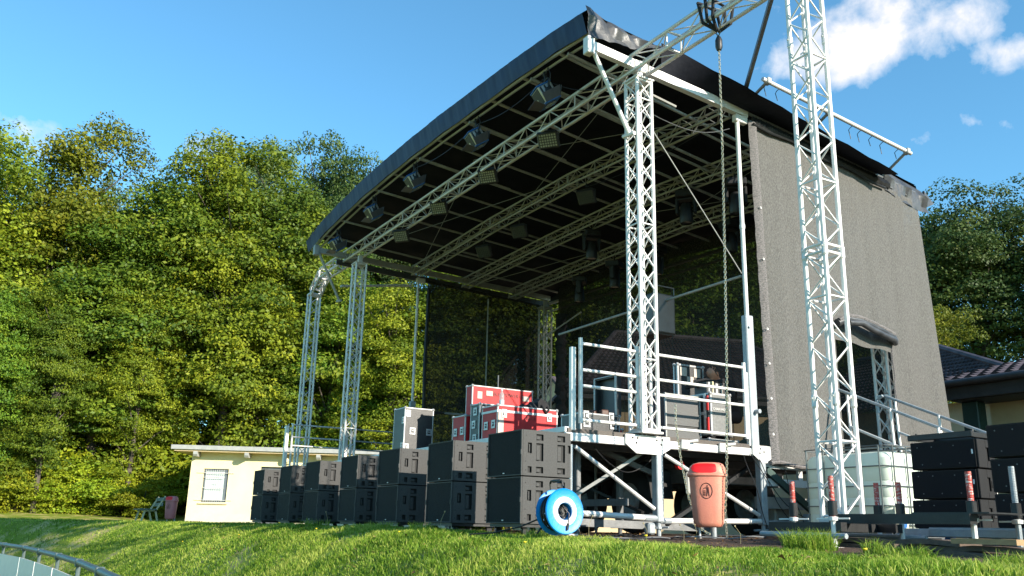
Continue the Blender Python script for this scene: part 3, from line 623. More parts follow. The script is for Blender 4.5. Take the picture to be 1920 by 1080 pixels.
for dx in (-.13, -.03, .09):
    b.path([(-7.29, 7.28, 6.22), (-7.29+dx*.8, 7.14, 6.34), (-7.29+dx*1.3, 7.13, 6.66), (-7.29+dx*1.6, 7.28, 6.70), (-7.29+dx*1.4, 7.47, 6.66), (-7.29+dx*.8, 7.45, 6.34), (-7.29, 7.32, 6.22)], .022, 7)
tag(b.build('lifting_sling', CLOTHD, smooth=True), 'black round sling looped over the front truss holding the chain hook', 'sling')
chain('loose_chain', [(-8.66, 7.62, 1.62), (-8.64, 7.60, 1.38), (-8.58, 7.62, .9), (-8.50, 7.66, .45), (-8.40, 7.74, .10), (-8.25, 7.84, .0), (-8.1, 7.9, -.02)], .0052, 'short chain dangling over the side rail beside the second stage leg')

# ---------------------------------------------------------------- loudspeakers
def sub_proto(wheels):
    w, d, h = .71, .63, .485; z0 = 0
    t = thing('sub_speaker', 'x', 'loudspeaker', (0, 0, 0))
    b = MB(); X0, X1, Y0, Y1, Z0, Z1 = -w/2, w/2, 0, d, 0, h
    # closed body except the two side faces, which are plates with moulded hand holes
    b.cbox((X0+.03, Y0+.02, Z0+.003), (X1-.03, Y1, Z1-.003), .01)
    ys = [Y0+.012, .075, .125, .18, .225, .27, .40, .45, .50, .55, .585, Y1-.005]; zs = [Z0+.006, .035, .10, .12, .16, .20, .235, .26, .345, .375, .44, Z1-.006]
    holes = set()
    for (ya, yb) in ((.18, .27), (.45, .55)):
        for (za, zb) in ((.035, .10), (.16, .345), (.375, .44)): holes.add((ya, yb, za, zb))
    holes.add((.075, .125, .235, .345)); holes.add((.585, Y1-.005, .26, .345)); holes.add((.075, .125, .035, .10))
    inh = lambda y, z: any(a < y < bb and c < z < e for (a, bb, c, e) in holes)
    for sx in (-1, 1):
        xo = sx*(w/2-.004); xi = sx*(w/2-.029)
        for i in range(len(ys)-1):
            for j in range(len(zs)-1):
                y0, y1, a0, a1 = ys[i], ys[i+1], zs[j], zs[j+1]
                if not inh((y0+y1)/2, (a0+a1)/2): b.quad((xo, y0, a0), (xo, y1, a0), (xo, y1, a1), (xo, y0, a1), 0)
        for (y0, y1, a0, a1) in holes:
            b.quad((xi, y0, a0), (xi, y1, a0), (xi, y1, a1), (xi, y0, a1), 1)
            for (p, q) in (((y0, a0), (y1, a0)), ((y1, a0), (y1, a1)), ((y1, a1), (y0, a1)), ((y0, a1), (y0, a0))):
                b.quad((xo, *p), (xo, *q), (xi, *q), (xi, *p), 1)
        for (p, q) in (((ys[0], zs[0]), (ys[-1], zs[0])), ((ys[-1], zs[0]), (ys[-1], zs[-1])), ((ys[-1], zs[-1]), (ys[0], zs[-1])), ((ys[0], zs[-1]), (ys[0], zs[0]))):
            b.quad((xo, *p), (xo, *q), (sx*(w/2-.035), *q), (sx*(w/2-.035), *p), 0)
        for (ya, yb) in ((.18, .27), (.45, .55)):      # grips inside the holes
            for (za, zb) in ((.035, .10), (.16, .345), (.375, .44)):
                b.cbox((min(xi, xo-sx*.006), ya+.004, za+.008), (max(xi, xo-sx*.006), ya+.055, zb-.02), .006, 0)
        b.box((min(xo-sx*.002, xo+sx*.002), ys[0]+.004, zs[0]+.012), (max(xo-sx*.002, xo+sx*.002), .060, zs[-1]-.012), 0)
        b.box((min(xo-sx*.002, xo+sx*.002), .590, zs[0]+.012), (max(xo-sx*.002, xo+sx*.002), .612, .25), 0)
        for zz in (.06, .15, .42): b.tube((xo, .05, zz), (xo+sx*.0045, .05, zz), .006, 6, 1)
        b.cbox((min(xi, xo-sx*.004), .09, .25), (max(xi, xo-sx*.004), .105, .33), .003, 0)
    b.build('cabinet', [SPK, SPKD], t, world=False)
    b = MB(); f = .022
    b.box((X0+.004, -.004, Z0+.006), (X0+f, .02, Z1-.006)); b.box((X1-f, -.004, Z0+.006), (X1-.004, .02, Z1-.006)); b.box((X0+f, -.003, Z1-f*.8), (X1-f, .02, Z1-.006)); b.box((X0+f, -.003, Z0+.006), (X1-f, .02, Z0+f*.8))
    b.build('front_frame', SPK, t, world=False)
    b = MB(); b.box((X0+f, .004, Z0+f*.8), (X1-f, .018, Z1-f*.8)); g = b.build('grille', GRILLE, t, world=False)
    b = MB(); b.cbox((-.03, -.002, .03), (.005, .004, .042), .003); b.build('badge', BADGE, g, world=False)
    for zz in (.245,):
        for xx in (X0+.012, X1-.012): b = MB(); b.cbox((xx-.009, -.014, zz-.03), (xx+.009, .0, zz+.03), .004); b.build('latch', BLACKS, t, world=False)
    if wheels:
        b = MB(); b.box((X0+.03, .03, -.03), (X1-.03, d-.03, .002)); b.build('dolly_board', BLACKS, t, world=False)
        for xx in (X0+.09, X1-.09):
            for yy in (.09, d-.09):
                b = MB(); b.lathe([(0, -.016), (.036, -.016), (.036, .016), (0, .016)], (xx, yy+.02, -.072), 'X', 12); b.box((xx-.022, yy-.02, -.05), (xx-.017, yy+.03, -.03)); b.box((xx+.017, yy-.02, -.05), (xx+.022, yy+.03, -.03)); b.build('caster', RUB, t, world=False)
    return t
lo_p = sub_proto(True); hi_p = sub_proto(False)
cx = [-8.335, -9.92, -11.41, -12.98, -14.61, -16.18, -17.86]
place = ['nearest stack, beside the blue cable reel', 'second nearest stack of the row', 'third nearest stack of the row', 'middle stack of the seven', 'third stack from the hut end', 'second stack from the hut end', 'farthest stack, beside the cream hut']
for i, x in enumerate(cx):
    rz = R([.6, -.8, .5, -.4, .7, -.5, .4][i]); yy = 4.9+[0, .02, -.02, .01, -.01, .02, 0][i]
    for k, pr_ in enumerate((lo_p, hi_p)):
        lab = ('lower' if k == 0 else 'upper')+' black subwoofer of the '+place[i]
        loc = (x, yy, .10+k*.4865)
        if i == 0: pr_.location = loc; pr_.rotation_euler = (0, 0, rz); pr_['label'] = lab; pr_['group'] = 'black subwoofers stacked in two along the stage front'
        else: dup(pr_, loc, rz, lab)
SPKB = mat('black_speaker_paint', (.017, .017, .018), (.011, .011, .012), 60, .6, 0, .25, 260, spec=.2)
def line_box():
    t = thing('line_array_speaker', 'x', 'loudspeaker'); w, d, h = .86, .56, .315
    b = MB(); b.prism([(-w/2+.03, .03), (w/2-.03, .03), (w/2-.03, d*.6), (w/2-.14, d), (-w/2+.14, d), (-w/2+.03, d*.6)], .004, h-.004, 2)
    b.build('cabinet', SPKB, t, world=False)
    for sx in (-1, 1):
        b = MB(); x0, x1 = sorted((sx*(w/2-.03), sx*(w/2-.003))); b.cbox((x0, .0, .006), (x1, .17, h-.006), .005); b.box((x0, .17, .01), (x1, .24, .08)); b.box((x0, .17, h-.09), (x1, .24, h-.01)); b.cbox((x0+.004, .24, .01), (x1-.004, d*.62, h-.01), .005); b.build('rigging_plate', SPKB, t, world=False)
    b = MB(); b.box((-w/2+.006, -.012, .012), (w/2-.03, .03, h-.012)); b.build('front_frame', SPKB, t, world=False)
    b = MB(); b.box((-w/2+.02, -.016, .022), (w/2-.045, -.010, h-.022)); b.build('grille', GRILLE, t, world=False)
    for (xx, zz) in ((-.33, .25), (-.14, .25), (.14, .25), (-.28, .06), (-.04, .06), (.2, .06)):
        b = MB(); b.tube((xx, -.016, zz), (xx, -.021, zz), .007, 8); b.build('screw', STEEL, t, world=False)
    b = MB(); b.cbox((w/2-.075, -.02, .15), (w/2-.055, -.014, .2), .004); b.build('badge', BADGE, t, world=False)
    b = MB(); b.cbox((w/2-.006, .25, .12), (w/2+.003, .31, .19), .004); b.build('side_handle', SPKD, t, world=False)
    return t
lp = line_box(); first = True
for (sx, sy, rz, nm, n0) in ((-5.96, 9.0, R(1.5), 'left', 3), (-4.43, 8.0, R(-2.5), 'right', 3)):
    zb = .19
    for k in range(n0):
        lab = ('bottom', 'middle', 'top')[k]+(' line array box of the left stack under the flying frame' if nm == 'left' else ' line array box of the stack at the right edge of the photo')
        loc = (sx+(.012*k if nm == 'left' else -.01*k), sy+.01*k, zb-.045+k*.3125)
        if first: lp.scale = (.90, .9, .985); lp.location = loc; lp.rotation_euler = (0, 0, rz); lp['label'] = lab; lp['group'] = 'line array boxes stacked at the right'; first = False
        else: dup(lp, loc, rz, lab)
t = thing('flying_frame', 'black steel flying frame lying on top of the left line array stack', 'rigging frame', (-5.95, 9.0, 1.083)); t.scale = (.9, .9, 1)
b = MB(); b.cbox((-.43, -.02, .01), (.42, .03, .075), .006); b.cbox((-.43, .42, .01), (.42, .47, .075), .006); b.build('cross_bar', BLACKS, t, world=False)
for x in (-.38, .36): b = MB(); b.cbox((x-.03, .03, .012), (x+.03, .42, .07), .005); b.tube((x, .1, .07), (x, .1, .1), .015, 8); b.build('side_bar', BLACKS, t, world=False)
# cart carrying the line array
t = thing('array_cart', 'long galvanised cart frame with blue wheels under the line array stacks', 'equipment cart', (-5, 8.6, 0))
b = MB(); b.cbox((-6.55, 8.92, .06), (-3.4, 9.0, .148), .008); b.build('frame_rail', GALV, t)
b = MB(); b.cbox((-5.45, 7.90, .06), (-3.0, 7.97, .14), .008); b.box((-5.45, 7.93, .14), (-3.0, 7.96, .15)); b.build('frame_rail', GALV, t)
for x in (-5.4, -4.8, -3.9): b = MB(); b.box((x, 7.98, .07), (x+.06, 8.92, .13)); b.build('cross_member', GALV, t)
for (x, y) in ((-5.3, 8.02), (-4.65, 8.02), (-4.5, 8.02), (-6.2, 8.85), (-4.0, 8.02)):
    b = MB(); b.lathe([(0, -.02), (.05, -.02), (.055, 0), (.05, .02), (0, .02)], (x, y, .03), 'Y', 14); b.build('wheel', BLUEW, t, smooth=True)
for x in (-5.45, -5.25, -4.6, -4.4): b = MB(); b.bar((x+.4, 7.94, .07), (x+.46, 7.96, -.05), .05, .03); b.build('support', STEEL, t)

# ---------------------------------------------------------------- flight cases
def flight_case(name, label, cat, lo, hi, panel, rz=0, lidz=None, handles=(), latches=(), trim=.022, group=None, open_front=False, stickers=(), wheels=False, base=None):
    W, Dp, H = hi[0]-lo[0], hi[1]-lo[1], hi[2]-lo[2]; t = thing(name, label, cat, ((lo[0]+hi[0])/2, (lo[1]+hi[1])/2, lo[2]), rz, group)
    x0, x1, y0, y1, z1 = -W/2, W/2, -Dp/2, Dp/2, H
    b = MB(); b.box((x0+.004, y0+.004, .004), (x1-.004, y1-.004, z1-.004)); b.build('panels', panel, t, world=False)
    b = MB(); T = trim
    def edge(p, q):
        l = [min(p[i], q[i]) for i in range(3)]; h = [max(p[i], q[i]) for i in range(3)]; r = [a_ for a_ in range(3) if abs(p[a_]-q[a_]) > 1e-4][0]
        for a_ in range(3):
            if a_ == r: continue
            if (p[a_] < (0 if a_ < 2 else H/2)): h[a_] = l[a_]+T
            else: l[a_] = h[a_]-T
        b.cbox(l, h, .005)
    for (xa, ya) in ((x0, y0), (x1, y0), (x0, y1), (x1, y1)): edge((xa, ya, 0), (xa, ya, H))
    for z in (0, H):
        for y in (y0, y1): edge((x0+T, y, z), (x1-T, y, z))
        for x in (x0, x1): edge((x, y0+T, z), (x, y1-T, z))
    b.build('edge_trim', CHROME, t, world=False)
    for x in (x0, x1):
        for y in (y0, y1):
            for z in (0, H):
                b = MB(); r = .028; b.lathe([(0, -r), (r*.7, -r*.7), (r, 0), (r*.7, r*.7), (0, r)], (x*(1-.012/abs(x)), y*(1-.012/abs(y)), z+(.012 if z == 0 else -.012)), 'Z', 8); b.build('ball_corner', CHROME, t, world=False, smooth=True)
    if lidz:
        b = MB(); e = .004; z = lidz
        b.box((x0-e, y0-e, z-.016), (x1+e, y0+.002, z+.016)); b.box((x0-e, y1-.002, z-.016), (x1+e, y1+e, z+.016)); b.box((x0-e, y0+.002, z-.016), (x0+.002, y1-.002, z+.016)); b.box((x1-.002, y0+.002, z-.016), (x1+e, y1-.002, z+.016)); b.build('lid_seam', CHROME, t, world=False)
    def fit(side, u, z, w_, h_, nm, dark):
        b = MB(); o = .009
        if side == 'f': P = lambda a, c, e_: (a, y0-e_, c)
        else: P = lambda a, c, e_: (x1+e_, a, c)
        def plate(a0, a1, c0, c1, e0, e1, m):
            p, q = P(a0, c0, e0), P(a1, c1, e1); b.cbox([min(p[i], q[i]) for i in range(3)], [max(p[i], q[i]) for i in range(3)], .003, m)
        k = .26
        plate(u-w_/2, u+w_/2, z-h_/2, z-h_/2+h_*k, -.001, o, 0); plate(u-w_/2, u+w_/2, z+h_/2-h_*k, z+h_/2, -.001, o, 0)
        plate(u-w_/2, u-w_/2+w_*k, z-h_/2+h_*k, z+h_/2-h_*k, -.001, o, 0); plate(u+w_/2-w_*k, u+w_/2, z-h_/2+h_*k, z+h_/2-h_*k, -.001, o, 0)
        plate(u-w_/2+w_*k, u+w_/2-w_*k, z-h_/2+h_*k, z+h_/2-h_*k, -.002, .002, 1)
        if nm == 'handle': plate(u-w_*.18, u+w_*.18, z-h_*.04, z+h_*.10, .002, o+.006, 0)
        else: plate(u-w_*.14, u+w_*.14, z-h_*.2, z+h_*.16, .002, o+.008, 0)
        b.build(nm, [CHROME, BLACKS], t, world=False)
    for (s_, u, z) in handles: fit(s_, u, z, .11, .12, 'handle', 1)
    for (s_, u, z) in latches: fit(s_, u, z, .085, .12, 'latch', 1)
    for (s_, u, z, w_, h_) in stickers:
        b = MB()
        if s_ == 'f': b.box((u-w_/2, y0-.0, z-h_/2), (u+w_/2, y0+.003, z+h_/2))
        else: b.box((x1-.003, u-w_/2, z-h_/2), (x1-.0, u+w_/2, z+h_/2))
        b.build('sticker', STICK, t, world=False)
    if wheels:
        for x in (x0+.08, x1-.08):
            for y in (y0+.08, y1-.08): b = MB(); b.lathe([(0, -.02), (.05, -.02), (.05, .02), (0, .02)], (x, y, -.055), 'X', 12); b.box((x-.04, y-.04, -.02), (x+.04, y+.04, .002)); b.build('caster', RUB, t, world=False)
    return t
flight_case('black_flight_case', 'tall black flight case standing on the stage edge with silver trim', 'flight case', (-14.62, 6.3, 1.252), (-14.16, 6.86, 2.06), BLKLAM, handles=(('r', -.12, .40), ('r', .2, .40)), latches=(('r', -.21, .70), ('r', -.22, .12), ('f', .18, .58), ('f', .17, .14)))
flight_case('red_flight_case', 'big red flight case with silver trim carrying a plastic bottle and a black bag', 'flight case', (-11.25, 6.22, 1.252), (-10.8, 7.24, 1.745), RED, lidz=.40, handles=(('f', -.09, .21), ('f', .12, .22)), latches=(('r', -.40, .37), ('r', .36, .37)), stickers=(('r', -.455, .22, .10, .40), ('r', -.39, .035, .22, .05)))
flight_case('red_flight_case', 'small red flight case beside the black road case, left of the big red one', 'flight case', (-12.18, 6.22, 1.252), (-11.76, 6.5, 1.69), RED, handles=(('f', -.09, .19), ('f', .12, .2)))
flight_case('black_flight_case', 'narrow black flight case squeezed between the two red cases', 'flight case', (-11.68, 6.26, 1.252), (-11.40, 6.95, 1.83), BLKLAM, handles=(('f', .02, .46), ('f', -.02, .27), ('f', .02, .07)))
lid = flight_case('red_case_lid', 'large red case lid standing upright behind the big red flight case', 'case lid', (-13.15, 6.95, 1.66), (-12.93, 8.15, 2.36), RED, handles=(), stickers=(('r', -.45, .54, .09, .12), ('r', -.42, .12, .20, .12)))
flight_case('red_flight_case', 'long red flight case lying behind, carrying the upright red lid', 'flight case', (-13.25, 6.9, 1.252), (-12.5, 8.15, 1.655), RED)
for (y, z) in ((7.28, 2.24), (8.0, 2.21)):
    b = MB(); b.cbox((-12.935, y-.065, z-.045), (-12.92, y+.065, z+.045), .006); b.build('hinge_plate', STICK, lid)
flight_case('red_flight_case', 'low red case behind the stage corner post with folded cloth beside it', 'flight case', (-10.75, 7.3, 1.252), (-10.1, 7.9, 1.46), RED)
fc = flight_case('black_flight_case', 'open black flight case between the corner rail and the near truss tower', 'flight case', (-9.62, 6.5, 1.252), (-9.18, 7.13, 1.50), BLKLAM, handles=(('r', -.22, .12), ('r', .2, .12)), latches=(('r', -.23, .21), ('r', .17, .215)))
b = MB(); b.box((-9.62, 7.13, 1.50), (-9.18, 7.15, 2.02)); b.box((-9.62, 7.06, 1.50), (-9.605, 7.13, 2.02)); b.box((-9.195, 7.06, 1.50), (-9.18, 7.13, 2.02)); b.box((-9.62, 7.06, 2.005), (-9.18, 7.13, 2.02)); ld = b.build('lid', BLKLAM, fc)
b = MB(); b.cbox((-9.64, 7.04, 1.50), (-9.62, 7.07, 2.03), .004); b.cbox((-9.18, 7.04, 1.50), (-9.16, 7.07, 2.03), .004); b.cbox((-9.64, 7.04, 2.02), (-9.16, 7.07, 2.035), .004); b.build('edge_trim', CHROME, ld)
b = MB()
for (x, y, a) in ((-9.5, 6.7, .1), (-9.42, 6.85, .5), (-9.3, 6.95, -.3)): b.T = Matrix.Translation((x, y, 1.50)) @ Matrix.Rotation(a, 4, 'Z'); b.cbox((-.07, -.05, 0), (.07, .05, .07), .012)
b.T = Matrix(); tag(b.build('leather_pouches', mat('brown_leather', (.12, .05, .035), (.07, .03, .02), 8, .5)), 'brown leather pouches heaped in the open black case', 'pouches')
# monitor speaker facing out through the rail
t = thing('monitor_speaker', 'wide grey grilled speaker standing behind the side rail next to the truss tower', 'loudspeaker', (-9.45, 8.3, 1.252))
b = MB(); b.cbox((-9.72, 7.98, 1.255), (-9.30, 8.62, 1.90), .012); b.build('cabinet', SPK, t)
GRG = mat('grey_monitor_grille', (.10, .10, .098), (.085, .085, .085), 90, .6, .1, .3, 300)  # plain grey grille, paler than the black speaker grilles
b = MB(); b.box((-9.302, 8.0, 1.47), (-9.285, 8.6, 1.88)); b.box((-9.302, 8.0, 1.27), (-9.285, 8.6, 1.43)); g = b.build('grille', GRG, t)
b = MB(); b.cbox((-9.30, 7.975, 1.255), (-9.27, 8.0, 1.90), .004); b.cbox((-9.30, 8.6, 1.255), (-9.27, 8.622, 1.90), .004); b.box((-9.3, 8.0, 1.88), (-9.28, 8.6, 1.895)); b.build('front_frame', ALUD, t)
b = MB(); b.cbox((-9.284, 8.24, 1.865), (-9.276, 8.32, 1.885), .003); b.build('badge', BADGE, t)
fc = flight_case('rack_case', 'grey panelled rack case with red striped edge at the rear end of the side rail', 'flight case', (-9.62, 8.66, 1.36), (-9.12, 9.06, 1.95), GREYLAM, wheels=True, trim=.035)
b = MB(); b.box((-9.56, 8.64, 1.40), (-9.14, 8.659, 1.92)); b.build('open_front', BLKLAM, fc)
b = MB(); b.box((-9.17, 8.628, 1.42), (-9.135, 8.642, 1.6)); b.box((-9.17, 8.628, 1.70), (-9.135, 8.642, 1.9)); b.build('red_stripe', REDP, fc)
b = MB(); b.box((-9.22, 8.625, 1.38), (-9.18, 8.642, 1.93)); b.box((-9.6, 8.62, 1.64), (-9.2, 8.642, 1.68)); b.build('inner_rail', CHROME, fc)
flight_case('black_flight_case', 'black case lying flat under the rack case by the rear rail post', 'flight case', (-9.7, 8.55, 1.252), (-9.05, 9.1, 1.30), BLKLAM)
def text(body, size, loc, rot, m, name, parent, ext=.0015):
    c = bpy.data.curves.new(name, 'FONT'); c.body = body; c.size = size; c.extrude = ext; c.align_x = 'CENTER'; c.align_y = 'CENTER'
    tmp = bpy.data.objects.new(name, c); C.objects.link(tmp); dg = bpy.context.evaluated_depsgraph_get(); me = bpy.data.meshes.new_from_object(tmp.evaluated_get(dg))
    bpy.data.objects.remove(tmp); me.materials.clear(); me.materials.append(m); o = bpy.data.objects.new(name, me); C.objects.link(o)
    base = parent
    if base:
        M = Matrix.Translation(base.location); o.parent = base; o.matrix_local = M.inverted() @ (Matrix.Translation(loc) @ Euler(rot).to_matrix().to_4x4())
    else: o.location = loc; o.rotation_euler = rot
    return o
text('CHAIN MOTOR', .045, (-9.113, 8.86, 1.72), (R(90), 0, R(90)), WHITEP, 'lettering', fc)
DKR = mat('dark_red_print', (.16, .008, .01), None, 5, .5)
bigred = [o for o in C.objects if o.get('label', '').startswith('big red flight')][0]
text('02-01', .07, (-10.797, 6.78, 1.58), (R(90), 0, R(90)), DKR, 'lettering', bigred)
text('CABLE / POWER 02', .085, (-12.926, 7.6, 2.24), (R(90), 0, R(90)), DKR, 'lettering', lid)
# checkered open lid and equipment on the rack
cl = flight_case('case_lid', 'upright black and white checkered case lid behind the speaker at the side rail', 'case lid', (-9.98, 8.75, 1.96), (-9.88, 9.28, 2.48), BLKLAM, trim=.03)
b = MB()
for (y, z) in ((8.8, 2.3), (8.93, 2.17), (9.07, 2.3)): b.box((-9.878, y, z), (-9.874, y+.13, z+.13))
b.build('white_patch', STICK, cl)
flight_case('black_flight_case', 'black road case standing under the checkered lid on the stage', 'flight case', (-10.2, 8.7, 1.252), (-9.8, 9.3, 1.955), BLKLAM)
b = MB(); y = 8.68
rnd = random.Random(3)
for k in range(9):
    w = .02+.022*rnd.random(); h = .12+.06*rnd.random(); m = [0, 1, 0, 2, 0, 1, 0, 3, 0][k]; b.box((-9.45, y, 1.953), (-9.2, y+w, 1.953+h), m); y += w+.008
tag(b.build('equipment_bundle', [BLKLAM, CHROME, mat('pale_yellow_card', (.7, .62, .38)), STICK]), 'row of upright folders and plates on top of the rack case', 'equipment')
b = MB(); b.path([(-9.4, 8.62, 2.12), (-9.3, 8.75, 2.15), (-9.25, 8.9, 2.13), (-9.2, 9.02, 2.16)], .03, 7); b.path([(-9.5, 8.55, 2.06), (-9.35, 8.7, 2.1), (-9.3, 8.8, 2.08)], .04, 7)
tag(b.build('cable_coil', CLOTHD, smooth=True), 'heap of black cables thrown over the equipment on the rack case', 'cables')
# speakers at the back left of the deck
t = dup(hi_p, (-14.05, 7.9, 1.252), R(-38), 'dark subwoofer on the stage behind the tall black case', 'loudspeakers standing on the stage')
t = thing('stage_speaker', 'large dark speaker cabinet on the stage behind the red cases', 'loudspeaker', (-14.5, 8.8, 1.252))
b = MB(); b.prism([(-14.9, 8.5), (-14.2, 8.5), (-14.15, 8.7), (-14.25, 9.3), (-14.9, 9.3)], 1.255, 2.42, 2); b.build('cabinet', SPK, t)
b = MB(); b.box((-14.86, 8.485, 1.3), (-14.24, 8.499, 2.38)); b.build('grille', GRILLE, t)
b = MB(); b.cbox((-14.17, 8.78, 1.85), (-14.12, 8.92, 2.05), .01); b.build('handle', CHROME, t)
t = thing('pole_stand', 'thin dark pole on a round foot standing among the cases', 'stand', (-13.2, 7.6, 1.252))
b = MB(); b.tube((-13.2, 7.6, 1.27), (-13.2, 7.6, 2.2), .018, 8); b.tube((-13.2, 7.6, 2.2), (-13.2, 7.6, 2.62), .012, 8); b.build('pole', STEEL, t)
b = MB(); b.lathe([(0, 0), (.14, 0), (.14, .015), (0, .02)], (-13.2, 7.6, 1.253), 'Z', 16); b.build('foot', BLACKS, t)
b = MB(); b.lathe([(.012, -.03), (.03, -.02), (.03, .02), (.012, .03)], (-13.2, 7.6, 2.2), 'Z', 10); b.build('clamp_knob', ALU, t)
# bottle and bag on the red case
t = thing('plastic_bottle', 'clear plastic bottle with a blue label standing on the big red flight case', 'bottle', (-11.0, 6.4, 1.748))
PET = mat('clear_plastic', (.75, .72, .72), (.6, .58, .58), 20, .1, 0, transl=.5, alpha=.55)
b = MB(); b.lathe([(0, 0), (.033, 0), (.036, .02), (.033, .06), (.036, .12), (.032, .17), (.014, .215), (.013, .23)], (-11.0, 6.4, 1.748), 'Z', 14); b.build('body', PET, t, smooth=True)
b = MB(); b.lathe([(0, .245), (.015, .245), (.015, .228), (0, .228)], (-11.0, 6.4, 1.748), 'Z', 10); b.build('cap', WHITEP, t)
b = MB(); b.lathe([(.0365, .03), (.037, .09)], (-11.0, 6.4, 1.748), 'Z', 14); b.build('label_band', mat('pale_blue_label', (.25, .5, .55), (.6, .65, .65), 30), t)
t = thing('black_bag', 'crumpled black bag and cloth lying on top of the big red flight case', 'bag', (-10.95, 6.95, 1.748))
rows = []
for i in range(11):
    rows.append([])
    for j in range(11):
        u, v = i/10*2-1, j/10*2-1; f = max(0, 1-u**4)*max(0, 1-v**4); rows[-1].append((-10.98+.16*u, 6.90+.19*v, 1.748+f*(.06+.035*math.sin(5*u+3*v)+.02*math.sin(9*v-4*u))))
b = MB(); b.sheet(rows); b.build('cloth', CLOTHD, t, smooth=True)
b = MB(); b.prism([(6.93, 1.76), (7.12, 1.75), (7.08, 1.84), (6.97, 1.90), (6.92, 1.84)], -11.02, -10.84, 0); b.path([(-10.83, 6.98, 1.8), (-10.785, 6.99, 1.74), (-10.78, 7.03, 1.68), (-10.785, 7.07, 1.72), (-10.83, 7.08, 1.78)], .016, 6); b.build('bag_body', CLOTHD, t)
# hanging grey cabinet seen behind the near tower
t = thing('hanging_speaker', 'pale grey speaker cabinet hanging behind the near truss tower', 'loudspeaker', (-10.75, 9.1, 3.1))
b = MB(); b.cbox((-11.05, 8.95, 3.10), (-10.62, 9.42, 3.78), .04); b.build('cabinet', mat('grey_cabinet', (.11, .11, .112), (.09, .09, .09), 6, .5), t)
b = MB(); b.cbox((-10.625, 9.0, 3.13), (-10.60, 9.36, 3.75), .01); b.build('painted_sunlit_side', mat('cabinet_grey_painted_sunlit', (.16, .16, .16), (.13, .13, .13), 6, .5), t)  # sunlight on this side is put into a lighter cabinet colour
b = MB(); b.path([(-10.65, 8.98, 3.78), (-10.65, 8.98, 3.9), (-10.65, 9.4, 3.9), (-10.65, 9.4, 3.78)], .012, 6); b.build('bracket', STEEL, t)

# ---------------------------------------------------------------- cable reel
def reel():
    c = Vector((-7.16, 4.83, .215)); t = thing('cable_reel', 'bright blue cable reel with white hub standing in front of the nearest subwoofer', 'cable reel', (c.x, c.y, .0)); t_scale = 1.06
    ax = Vector((.97, -.02, .05)).normalized(); q = ax.to_track_quat('Z', 'Y').to_matrix().to_4x4(); M = Matrix.Translation(c) @ q
    for s in (-1, 1):
        b = MB(); b.T = M; z = .085*s
        pr_ = [(.078, -.004), (.14, -.006), (.165, -.002), (.19, -.004), (.205, .002), (.212, 0), (.205, .012*1), (.19, .006), (.14, .004), (.078, .004), (.078, -.004)]
        b.lathe([(r, z+h*s) for r, h in pr_], n=44); b.build('flange', BLUEP, t, smooth=True)
        b = MB(); b.T = M; b.lathe([(r, z+h*s) for r, h in [(.080, .004), (.086, .014), (.128, .012), (.136, .002), (.080, .002)]], n=36); b.build('hub_ring', WHITEP, t, smooth=True)
    b = MB(); b.T = M; b.lathe([(.074, -.085), (.074, .085)], n=24); b.build('drum', BLUEP, t, smooth=True); b = MB(); b.T = M; b.lathe([(0, .02), (.073, .02)], n=24); b.lathe([(0, .04), (.022, .04), (.022, .0)], n=12); b.build('axle_plate', BLACKS, t)
    b = MB(); b.T = M
    for k in range(11):
        z = -.075+.015*k; rr = .165+.006*math.sin(k*2.1); n = 26
        b.path([(rr*math.cos(2*math.pi*i/n), rr*math.sin(2*math.pi*i/n), z) for i in range(n+1)], .0078, 6)
    b.build('wound_cable', CABLE, t, smooth=True)
    b = MB(); b.T = M
    for k in range(5):
        a0 = k*1.3; b.path([(.06*math.cos(a0), .06*math.sin(a0), .02), (.03*math.cos(a0+.5), .05*math.sin(a0+.8), .07), (.05*math.cos(a0+1.6), .045*math.sin(a0+1.6), .06), (.02*math.cos(a0+2.6), .06*math.sin(a0+2.2), .09-.01*k)], .006, 6)
    b.path([(.0, .03, .08), (.04, -.02, .10), (.03, -.09, .103), (.02, -.15, .10)], .005, 6); b.tube((.025, -.11, .103), (.015, -.17, .10), .012, 8); b.build('cable_tail', CABLE, t, smooth=True)
    b = MB(); d = Vector((ax.x, ax.y, 0)).normalized(); n_ = Vector((-d.y, d.x, 0))
    for s in (-1,):
        o = c+d*(.125*s); b.path([o+n_*.19+Vector((0, 0, -.2)), o+n_*.05+Vector((0, 0, .0)), o-n_*.02+Vector((0, 0, .18)), o-n_*.03+Vector((0, 0, .265))], .009, 7); b.path([o-n_*.17+Vector((0, 0, -.2)), o+Vector((0, 0, .0))], .009, 7)
    a = c-n_*.03+Vector((0, 0, .265)); b.path([a+d*.10-Vector((0, 0, .03)), a+d*.085+Vector((0, 0, .02)), a-d*.11+Vector((0, 0, .02)), a-d*.125], .011, 8); b.tube(a+d*.07+Vector((0, 0, .02)), a-d*.07+Vector((0, 0, .02)), .016, 10)
    b.build('carrying_frame', BLACKS, t, smooth=True)
    b = MB(); b.path([c+Vector((.0, -.05, -.02)), (-7.3, 4.72, .16), (-7.5, 4.6, .07), (-7.75, 4.45, .01), (-7.95, 4.3, -.01)], .008, 6); b.build('loose_cable', CABLE, t)
reel()
